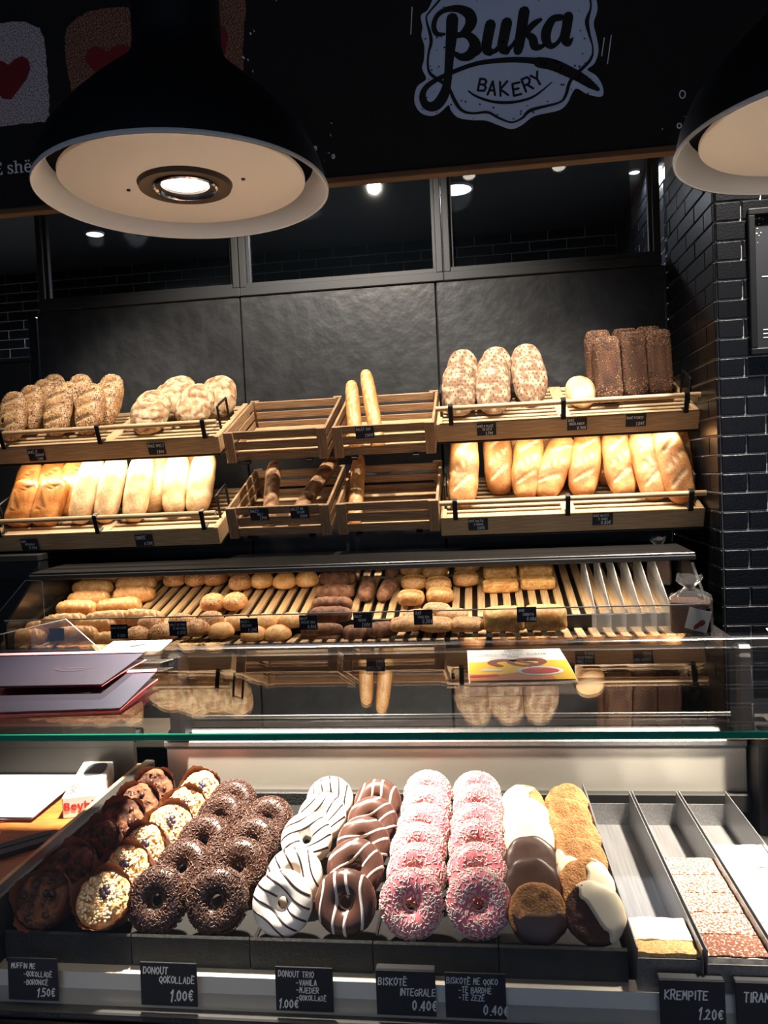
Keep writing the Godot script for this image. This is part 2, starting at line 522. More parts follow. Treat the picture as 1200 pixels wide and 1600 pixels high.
const LOGO := {
	"badge": [Vector3(-0.0756, 2.8987, 0.0), Vector3(-0.0934, 2.8647, 0.0), Vector3(-0.1134, 2.8511, 0.0), Vector3(-0.1103, 2.8208, 0.0), Vector3(-0.1143, 2.7971, 0.0), Vector3(-0.1075, 2.7697, 0.0), Vector3(-0.1101, 2.7336, 0.0), Vector3(-0.1161, 2.7099, 0.0), Vector3(-0.1064, 2.6807, 0.0), Vector3(-0.1322, 2.663, 0.0), Vector3(-0.1414, 2.6249, 0.0), Vector3(-0.1262, 2.594, 0.0), Vector3(-0.0967, 2.5812, 0.0), Vector3(-0.0715, 2.5884, 0.0), Vector3(-0.0484, 2.6056, 0.0), Vector3(-0.0417, 2.5893, 0.0), Vector3(-0.0227, 2.5689, 0.0), Vector3(0.0164, 2.5587, 0.0), Vector3(0.0507, 2.5542, 0.0), Vector3(0.0843, 2.5388, 0.0), Vector3(0.118, 2.5248, 0.0), Vector3(0.1475, 2.5325, 0.0), Vector3(0.1821, 2.5531, 0.0), Vector3(0.245, 2.5611, 0.0), Vector3(0.2695, 2.5777, 0.0), Vector3(0.2922, 2.6135, 0.0), Vector3(0.3226, 2.596, 0.0), Vector3(0.3602, 2.5864, 0.0), Vector3(0.3633, 2.6107, 0.0), Vector3(0.3477, 2.6408, 0.0), Vector3(0.3247, 2.6599, 0.0), Vector3(0.3441, 2.6744, 0.0), Vector3(0.3555, 2.7062, 0.0), Vector3(0.3511, 2.7444, 0.0), Vector3(0.3451, 2.7781, 0.0), Vector3(0.3556, 2.8098, 0.0), Vector3(0.3541, 2.8382, 0.0), Vector3(0.3457, 2.8674, 0.0), Vector3(0.2994, 2.8964, 0.0), Vector3(0.2381, 2.9086, 0.0), Vector3(0.1674, 2.9409, 0.0), Vector3(0.0945, 2.9261, 0.0), Vector3(0.0216, 2.9302, 0.0), Vector3(-0.0476, 2.9194, 0.0)],
	"inner_line": [Vector3(-0.0506, 2.9054, 0.0062), Vector3(-0.0614, 2.885, 0.0062), Vector3(-0.0898, 2.8571, 0.0052), Vector3(-0.099, 2.8388, 0.0052), Vector3(-0.088, 2.7844, 0.0093), Vector3(-0.0971, 2.7467, 0.0062), Vector3(-0.1, 2.7131, 0.0062), Vector3(-0.093, 2.6919, 0.0082), Vector3(-0.068, 2.6708, 0.0093), Vector3(-0.0465, 2.6515, 0.0082), Vector3(-0.0307, 2.6135, 0.0103), Vector3(-0.0121, 2.5863, 0.0082), Vector3(0.0171, 2.5756, 0.0062), Vector3(0.0564, 2.5745, 0.0072), Vector3(0.0851, 2.5571, 0.0062), Vector3(0.1186, 2.5416, 0.0052), Vector3(0.1481, 2.5493, 0.0062), Vector3(0.173, 2.5684, 0.0093), Vector3(0.2457, 2.5801, 0.0052), Vector3(0.2654, 2.5972, 0.0082), Vector3(0.2821, 2.6383, 0.0093), Vector3(0.331, 2.6805, 0.0082), Vector3(0.3406, 2.7126, 0.0041), Vector3(0.3324, 2.7513, 0.0072), Vector3(0.3278, 2.7848, 0.0113), Vector3(0.3383, 2.8166, 0.0052), Vector3(0.3377, 2.8401, 0.0052), Vector3(0.3267, 2.8649, 0.0052), Vector3(0.2613, 2.8916, 0.0062), Vector3(0.1667, 2.922, 0.0062), Vector3(0.0454, 2.9154, 0.0062), Vector3(-0.0506, 2.9054, 0.0062)],
	"stem": [Vector3(-0.0286, 2.8317, 0.033), Vector3(-0.0324, 2.7878, 0.0309), Vector3(-0.0409, 2.726, 0.0247), Vector3(-0.0483, 2.6687, 0.0227), Vector3(-0.0607, 2.6311, 0.0289), Vector3(-0.0832, 2.6067, 0.0289), Vector3(-0.108, 2.6092, 0.0227), Vector3(-0.1185, 2.6323, 0.0186), Vector3(-0.1095, 2.6557, 0.0155), Vector3(-0.0803, 2.6745, 0.0134), Vector3(-0.0225, 2.694, 0.0124), Vector3(0.0371, 2.7069, 0.0124), Vector3(0.1103, 2.7075, 0.0144), Vector3(0.1586, 2.7022, 0.0155), Vector3(0.1969, 2.6942, 0.0186)],
	"wheat": [Vector3(0.1968, 2.6928, 0.0268), Vector3(0.2348, 2.6815, 0.0299), Vector3(0.2724, 2.6608, 0.0289), Vector3(0.305, 2.6406, 0.0258), Vector3(0.3281, 2.6216, 0.0206), Vector3(0.3457, 2.6078, 0.0103)],
	"curl": [Vector3(-0.0519, 2.7939, 0.0082), Vector3(-0.0716, 2.7971, 0.0134), Vector3(-0.0796, 2.8173, 0.0144), Vector3(-0.0696, 2.8441, 0.0134), Vector3(-0.0452, 2.8576, 0.0144), Vector3(-0.0108, 2.8565, 0.0206), Vector3(0.0179, 2.8388, 0.0299), Vector3(0.0208, 2.813, 0.0309), Vector3(0.0012, 2.7912, 0.0206), Vector3(-0.0187, 2.7839, 0.0103)],
	"bowl": [Vector3(-0.0185, 2.7901, 0.0103), Vector3(0.0132, 2.7826, 0.0206), Vector3(0.0303, 2.7567, 0.0309), Vector3(0.016, 2.7318, 0.0289), Vector3(-0.0087, 2.7283, 0.0196), Vector3(-0.0264, 2.7408, 0.0113)],
	"u_a": [Vector3(0.0732, 2.8046, 0.0299), Vector3(0.0651, 2.772, 0.0289), Vector3(0.0601, 2.7438, 0.0278), Vector3(0.0685, 2.7332, 0.0227)],
	"u_b": [Vector3(0.117, 2.8043, 0.0299), Vector3(0.1089, 2.7718, 0.0289), Vector3(0.1029, 2.7414, 0.0278), Vector3(0.1132, 2.7312, 0.0217)],
	"u_c": [Vector3(0.0684, 2.7323, 0.0134), Vector3(0.0861, 2.7361, 0.0134), Vector3(0.105, 2.7579, 0.0124)],
	"link": [Vector3(0.0334, 2.7371, 0.0206), Vector3(0.0484, 2.7451, 0.0124), Vector3(0.0637, 2.7602, 0.0103)],
	"k_a": [Vector3(0.1642, 2.8284, 0.0299), Vector3(0.157, 2.7902, 0.0289), Vector3(0.1487, 2.7482, 0.0278), Vector3(0.1441, 2.7287, 0.0247)],
	"k_b": [Vector3(0.1611, 2.7683, 0.0155), Vector3(0.186, 2.7917, 0.0175), Vector3(0.2066, 2.8026, 0.0103)],
	"k_c": [Vector3(0.1669, 2.77, 0.0134), Vector3(0.1837, 2.7562, 0.0227), Vector3(0.1887, 2.7352, 0.0227), Vector3(0.2054, 2.7314, 0.0134), Vector3(0.2226, 2.7423, 0.0093)],
	"k_u": [Vector3(0.1132, 2.7312, 0.0155), Vector3(0.1312, 2.7454, 0.0103), Vector3(0.1465, 2.7676, 0.0093)],
	"a_a": [Vector3(0.2606, 2.802, 0.0175), Vector3(0.239, 2.7998, 0.0206), Vector3(0.2218, 2.7733, 0.0268), Vector3(0.2199, 2.7474, 0.0247), Vector3(0.2318, 2.7304, 0.0165), Vector3(0.2512, 2.7391, 0.0113), Vector3(0.2654, 2.7636, 0.0103)],
	"a_b": [Vector3(0.2796, 2.8022, 0.0268), Vector3(0.2738, 2.7721, 0.0268), Vector3(0.2687, 2.7467, 0.0258), Vector3(0.2772, 2.7329, 0.0186), Vector3(0.2886, 2.7444, 0.0062)],
	"smile": [Vector3(0.0072, 2.6362, 0.0041), Vector3(0.0287, 2.6194, 0.0062), Vector3(0.0673, 2.6024, 0.0072), Vector3(0.106, 2.595, 0.0082), Vector3(0.1449, 2.5953, 0.0072), Vector3(0.184, 2.6047, 0.0062), Vector3(0.2308, 2.6357, 0.0031)],
}
const LOGO_WORD := [["B", Vector3(0.0328, 2.6359, -14)], ["A", Vector3(0.0581, 2.6197, -9)], ["K", Vector3(0.0931, 2.6137, 0)], ["E", Vector3(0.1286, 2.6124, 7)], ["R", Vector3(0.1613, 2.6186, 18)], ["Y", Vector3(0.1897, 2.63, 27)]]
const SLICE_A := [Vector2(-1.4976, 2.9473), Vector2(-1.4647, 2.9767), Vector2(-1.3831, 2.9802), Vector2(-1.3432, 2.9737), Vector2(-1.2634, 2.9682), Vector2(-1.2212, 2.9452), Vector2(-1.2075, 2.9146), Vector2(-1.2073, 2.8601), Vector2(-1.2072, 2.8055), Vector2(-1.2051, 2.7506), Vector2(-1.2089, 2.6961), Vector2(-1.224, 2.6793), Vector2(-1.2741, 2.6788), Vector2(-1.3649, 2.6805), Vector2(-1.4869, 2.6871), Vector2(-1.5141, 2.7084), Vector2(-1.5082, 2.8377)]
const HEART_A := [Vector2(-1.3492, 2.7563), Vector2(-1.3806, 2.7965), Vector2(-1.4041, 2.8358), Vector2(-1.3956, 2.8679), Vector2(-1.3668, 2.874), Vector2(-1.3355, 2.8596), Vector2(-1.3241, 2.851), Vector2(-1.307, 2.8638), Vector2(-1.2804, 2.8718), Vector2(-1.2613, 2.8588), Vector2(-1.2571, 2.8328), Vector2(-1.2711, 2.805), Vector2(-1.2971, 2.7785), Vector2(-1.3232, 2.7518)]
const SLICE_B := [Vector2(-1.1389, 2.934), Vector2(-1.1158, 2.9548), Vector2(-1.0654, 2.9759), Vector2(-0.9876, 2.9757), Vector2(-0.8921, 2.9628), Vector2(-0.8173, 2.9381), Vector2(-0.8003, 2.9042), Vector2(-0.8084, 2.8341), Vector2(-0.8224, 2.7286), Vector2(-0.8334, 2.6724), Vector2(-0.9872, 2.6827), Vector2(-1.1128, 2.7082), Vector2(-1.1282, 2.7153), Vector2(-1.1376, 2.7799), Vector2(-1.1483, 2.8536), Vector2(-1.1466, 2.9078)]
const HEART_B := [Vector2(-1.0391, 2.7839), Vector2(-1.0759, 2.8186), Vector2(-1.088, 2.8434), Vector2(-1.0787, 2.864), Vector2(-1.0564, 2.876), Vector2(-1.0336, 2.8662), Vector2(-1.0227, 2.8542), Vector2(-0.9986, 2.8659), Vector2(-0.9712, 2.8701), Vector2(-0.9467, 2.8602), Vector2(-0.9349, 2.8338), Vector2(-0.9501, 2.8067), Vector2(-0.9808, 2.7813), Vector2(-1.0175, 2.7563)]
const SLICE_C := [Vector2(-0.8257, 3.0487), Vector2(-0.7528, 3.0661), Vector2(-0.6687, 3.061), Vector2(-0.6142, 3.0054), Vector2(-0.6034, 2.9342), Vector2(-0.6105, 2.8736), Vector2(-0.6194, 2.8131), Vector2(-0.6187, 2.7602), Vector2(-0.6389, 2.7659), Vector2(-0.6655, 2.7918), Vector2(-0.769, 2.7942), Vector2(-0.8403, 2.8109)]
const HEART_C := [Vector2(-0.7252, 2.8956), Vector2(-0.6874, 2.9), Vector2(-0.666, 2.88), Vector2(-0.6583, 2.8527), Vector2(-0.6701, 2.8099), Vector2(-0.7121, 2.7969), Vector2(-0.7658, 2.8471)]
const FLOUR := [Vector3(-0.5929, 2.8559, 0.0127), Vector3(-0.5814, 2.8616, 0.0073), Vector3(-0.615, 2.7915, 0.0109), Vector3(-0.6042, 2.7851, 0.0091), Vector3(-0.593, 2.7521, 0.0073), Vector3(-0.5716, 2.7023, 0.0036), Vector3(-0.5146, 2.9377, 0.0073), Vector3(-0.3736, 2.5888, 0.0073), Vector3(-0.3789, 2.5543, 0.0073), Vector3(-0.3849, 2.5074, 0.0055), Vector3(-0.4242, 2.5253, 0.0091), Vector3(-0.394, 2.5083, 0.0036), Vector3(-0.3727, 2.4957, 0.0109), Vector3(-0.4138, 2.4784, 0.0055), Vector3(-0.4005, 2.4878, 0.0036), Vector3(-0.4761, 2.5867, 0.0055), Vector3(-0.4761, 2.5514, 0.0036), Vector3(0.644, 2.5959, 0.0091), Vector3(0.6134, 2.5381, 0.0091), Vector3(0.5934, 2.517, 0.0055), Vector3(0.572, 2.5109, 0.0055), Vector3(0.5124, 2.4836, 0.0055), Vector3(-0.1395, 2.8455, 0.0036)]
const FLOUR_RINGS := [[Vector2(0.5671, 2.5694), Vector2(0.0073, 0.01)], [Vector2(0.5568, 2.4892), Vector2(0.0055, 0.0064)], [Vector2(-0.4242, 2.5253), Vector2(0.0036, 0.0055)], [Vector2(-0.3744, 2.4976), Vector2(0.0036, 0.0055)], [Vector2(0.6454, 2.5908), Vector2(0.0064, 0.0109)]]
const DASHES := [[Vector3(-0.1364, 2.8759, 0.0025), Vector3(-0.1431, 2.8049, 0.0025)], [Vector3(0.3714, 2.7366, 0.0025), Vector3(0.3632, 2.6909, 0.0025)], [Vector3(0.3898, 2.7412, 0.0025), Vector3(0.3775, 2.6693, 0.0025)]]
# slogan at [-1.375  2.542 -2.2  ]
const SHELF_BREAD := [
	["seed", Vector3(-2.222, 1.849, -3.5), 0.255, 0.138, 0.088, 20.0, 3.0, "seeded wheat loaf with slashes, front row, third from the cracked rye"],
	["seed", Vector3(-2.012, 1.862, -3.53), 0.258, 0.138, 0.088, 20.0, 0.0, "seeded wheat loaf with slashes, front row, second from the cracked rye"],
	["seed", Vector3(-1.854, 1.861, -3.53), 0.265, 0.138, 0.088, 20.0, 0.0, "seeded wheat loaf with slashes, front row, beside the cracked rye"],
	["seed", Vector3(-2.189, 1.885, -3.59), 0.258, 0.138, 0.088, 20.0, 2.0, "seeded wheat loaf with slashes, second row, at the shelf end by the cabinet"],
	["seed", Vector3(-2.023, 1.897, -3.62), 0.255, 0.138, 0.088, 20.0, 0.0, "seeded wheat loaf with slashes, second row, between two front loaves"],
	["seed", Vector3(-1.819, 1.897, -3.62), 0.245, 0.138, 0.088, 20.0, 0.0, "plain-sided seeded loaf, second row, tucked beside the cracked rye"],
	["seed", Vector3(-2.18, 1.92, -3.68), 0.261, 0.138, 0.088, 20.0, 0.0, "seeded wheat loaf with slashes, third row, at the cabinet end"],
	["seed", Vector3(-2.176, 1.952, -3.76), 0.265, 0.138, 0.088, 20.0, 0.0, "seeded wheat loaf with slashes, rear row, at the cabinet end"],
	["seed", Vector3(-2.003, 1.933, -3.71), 0.269, 0.138, 0.088, 20.0, 0.0, "seeded wheat loaf with slashes, rear row, middle one"],
	["seed", Vector3(-1.847, 1.932, -3.71), 0.257, 0.138, 0.088, 20.0, -4.0, "seeded wheat loaf with slashes, rear row, beside the cracked rye"],
	["rye", Vector3(-1.529, 1.849, -3.5), 0.202, 0.185, 0.11, 32.0, 10.0, "floury round rye loaf with cracked crust, frontmost, beside the seeded loaves"],
	["rye", Vector3(-1.577, 1.882, -3.58), 0.211, 0.185, 0.11, 32.0, -5.0, "floury round rye loaf with cracked crust, second from the front, beside the seeded loaves"],
	["rye", Vector3(-1.496, 1.921, -3.68), 0.224, 0.185, 0.11, 32.0, 8.0, "floury round rye loaf with cracked crust, third from the front, beside the seeded loaves"],
	["rye", Vector3(-1.502, 1.948, -3.75), 0.238, 0.185, 0.11, 32.0, 0.0, "floury round rye loaf with cracked crust, rearmost, beside the seeded loaves"],
	["rye", Vector3(-1.364, 1.878, -3.57), 0.237, 0.185, 0.11, 32.0, -8.0, "floury round rye loaf with cracked crust, front one of the pair by the empty crate"],
	["rye", Vector3(-1.255, 1.916, -3.67), 0.249, 0.185, 0.11, 32.0, 5.0, "floury round rye loaf with cracked crust, rear one of the pair by the empty crate"],
	["milk", Vector3(-2.171, 1.442, -3.42), 0.233, 0.138, 0.085, 26.0, -6.0, "glossy brown milk loaf with slashes, front row, at the shelf end"],
	["milk", Vector3(-2.043, 1.441, -3.42), 0.237, 0.138, 0.085, 26.0, -8.0, "glossy brown milk loaf with slashes, front row, beside the white loaves"],
	["milk", Vector3(-2.206, 1.482, -3.53), 0.278, 0.138, 0.085, 26.0, 0.0, "glossy brown milk loaf with slashes, rear row, at the shelf end"],
	["milk", Vector3(-2.084, 1.483, -3.53), 0.279, 0.138, 0.085, 26.0, 0.0, "glossy brown milk loaf with slashes, rear row, middle"],
	["milk", Vector3(-1.976, 1.472, -3.5), 0.294, 0.138, 0.085, 26.0, -5.0, "glossy brown milk loaf with slashes, rear row, beside the white loaves"],
	["white", Vector3(-1.867, 1.442, -3.42), 0.348, 0.125, 0.088, 24.0, -6.0, "pale smooth white oval loaf, first after the milk loaves"],
	["white", Vector3(-1.741, 1.442, -3.42), 0.345, 0.125, 0.088, 24.0, -4.0, "pale smooth white oval loaf, second after the milk loaves"],
	["white", Vector3(-1.6, 1.442, -3.42), 0.342, 0.125, 0.088, 24.0, -2.0, "pale smooth white oval loaf, third after the milk loaves"],
	["white", Vector3(-1.545, 1.479, -3.52), 0.308, 0.125, 0.088, 24.0, 0.0, "pale smooth white oval loaf, fourth after the milk loaves, half hidden"],
	["white", Vector3(-1.421, 1.46, -3.47), 0.318, 0.125, 0.088, 24.0, 2.0, "pale smooth white oval loaf, second from the crates"],
	["white", Vector3(-1.389, 1.494, -3.56), 0.298, 0.125, 0.088, 24.0, 0.0, "pale smooth white oval loaf, set back between the two by the crates"],
	["white", Vector3(-1.313, 1.461, -3.47), 0.32, 0.125, 0.088, 24.0, -3.0, "pale smooth white oval loaf, against the shelf end by the crates"],
	["spot", Vector3(-0.087, 1.849, -3.5), 0.215, 0.155, 0.062, 22.0, 0.0, "flat spotted oval flour loaf, column by the baguettes, frontmost"],
	["spot", Vector3(-0.084, 1.877, -3.57), 0.25, 0.155, 0.062, 22.0, 0.0, "flat spotted oval flour loaf, column by the baguettes, middle"],
	["spot", Vector3(-0.066, 1.905, -3.64), 0.297, 0.155, 0.062, 22.0, 0.0, "flat spotted oval flour loaf, column by the baguettes, rearmost"],
	["spot", Vector3(0.068, 1.849, -3.5), 0.224, 0.155, 0.062, 22.0, 0.0, "flat spotted oval flour loaf, middle column, frontmost"],
	["spot", Vector3(0.068, 1.877, -3.569), 0.243, 0.155, 0.062, 22.0, 0.0, "flat spotted oval flour loaf, middle column, second"],
	["spot", Vector3(0.071, 1.905, -3.64), 0.263, 0.155, 0.062, 22.0, 0.0, "flat spotted oval flour loaf, middle column, third"],
	["spot", Vector3(0.092, 1.932, -3.71), 0.28, 0.155, 0.062, 22.0, 0.0, "flat spotted oval flour loaf, middle column, rearmost"],
	["spot", Vector3(0.239, 1.889, -3.6), 0.252, 0.155, 0.062, 22.0, 0.0, "flat spotted oval flour loaf, column by the bun, frontmost"],
	["spot", Vector3(0.236, 1.917, -3.67), 0.263, 0.155, 0.062, 22.0, 0.0, "flat spotted oval flour loaf, column by the bun, middle"],
	["spot", Vector3(0.236, 1.945, -3.74), 0.275, 0.155, 0.062, 22.0, 0.0, "flat spotted oval flour loaf, column by the bun, rearmost"],
	["bun", Vector3(0.456, 1.861, -3.53), 0.206, 0.135, 0.08, 45.0, 0.0, "small round pale bun with pinholes beside the dark loaves"],
	["dark", Vector3(0.577, 1.878, -3.57), 0.291, 0.112, 0.1, 10.0, 1.0, "dark grain-covered tin loaf, front row, beside the bun"],
	["dark", Vector3(0.692, 1.889, -3.6), 0.3, 0.112, 0.1, 10.0, 0.0, "dark grain-covered tin loaf, front row, middle"],
	["dark", Vector3(0.8, 1.897, -3.62), 0.296, 0.112, 0.1, 10.0, -1.0, "dark grain-covered tin loaf, front row, by the tiled column"],
	["dark", Vector3(0.553, 1.921, -3.68), 0.297, 0.112, 0.1, 10.0, 0.0, "dark grain-covered tin loaf, rear row, beside the bun"],
	["dark", Vector3(0.679, 1.932, -3.71), 0.291, 0.112, 0.1, 10.0, 0.0, "dark grain-covered tin loaf, rear row, middle"],
	["dark", Vector3(0.786, 1.94, -3.73), 0.288, 0.112, 0.1, 10.0, 0.0, "dark grain-covered tin loaf, rear row, by the tiled column"],
	["wheat", Vector3(-0.086, 1.449, -3.44), 0.375, 0.134, 0.088, 26.0, -3.0, "golden wheat loaf with slashes, first after the crates"],
	["wheat", Vector3(0.087, 1.494, -3.56), 0.343, 0.134, 0.088, 26.0, 2.0, "golden wheat loaf with slashes, second after the crates, set further back"],
	["wheat", Vector3(0.186, 1.471, -3.5), 0.335, 0.134, 0.088, 26.0, -8.0, "golden wheat loaf with slashes, third after the crates"],
	["wheat", Vector3(0.267, 1.472, -3.5), 0.319, 0.134, 0.088, 26.0, -22.0, "golden wheat loaf with slashes, fourth after the crates, leaning sideways"],
	["wheat", Vector3(0.433, 1.471, -3.5), 0.326, 0.134, 0.088, 26.0, -10.0, "golden wheat loaf with slashes, fifth after the crates"],
	["wheat", Vector3(0.611, 1.464, -3.48), 0.33, 0.134, 0.088, 26.0, 2.0, "golden wheat loaf with slashes, sixth after the crates"],
	["wheat", Vector3(0.737, 1.445, -3.43), 0.342, 0.134, 0.088, 26.0, 5.0, "golden wheat loaf with slashes, seventh after the crates, close to the rail"],
	["wheat", Vector3(0.837, 1.431, -3.39), 0.36, 0.134, 0.088, 26.0, 7.0, "golden wheat loaf with slashes, front one next to the tiled column"],
	["wheat", Vector3(0.19, 1.516, -3.62), 0.328, 0.134, 0.088, 26.0, 0.0, "golden wheat loaf with slashes, rear one behind the third and fourth"],
	["wheat", Vector3(0.293, 1.516, -3.62), 0.327, 0.134, 0.088, 26.0, -6.0, "golden wheat loaf with slashes, rear one behind the leaning loaf"],
	["wheat", Vector3(0.579, 1.509, -3.6), 0.318, 0.134, 0.088, 26.0, 0.0, "golden wheat loaf with slashes, rear one behind the sixth"],
	["wheat", Vector3(0.684, 1.486, -3.54), 0.333, 0.134, 0.088, 26.0, 0.0, "golden wheat loaf with slashes, rear one behind the seventh"],
	["wheat", Vector3(0.895, 1.487, -3.54), 0.328, 0.134, 0.088, 26.0, 5.0, "golden wheat loaf with slashes, rear one next to the tiled column"],
]
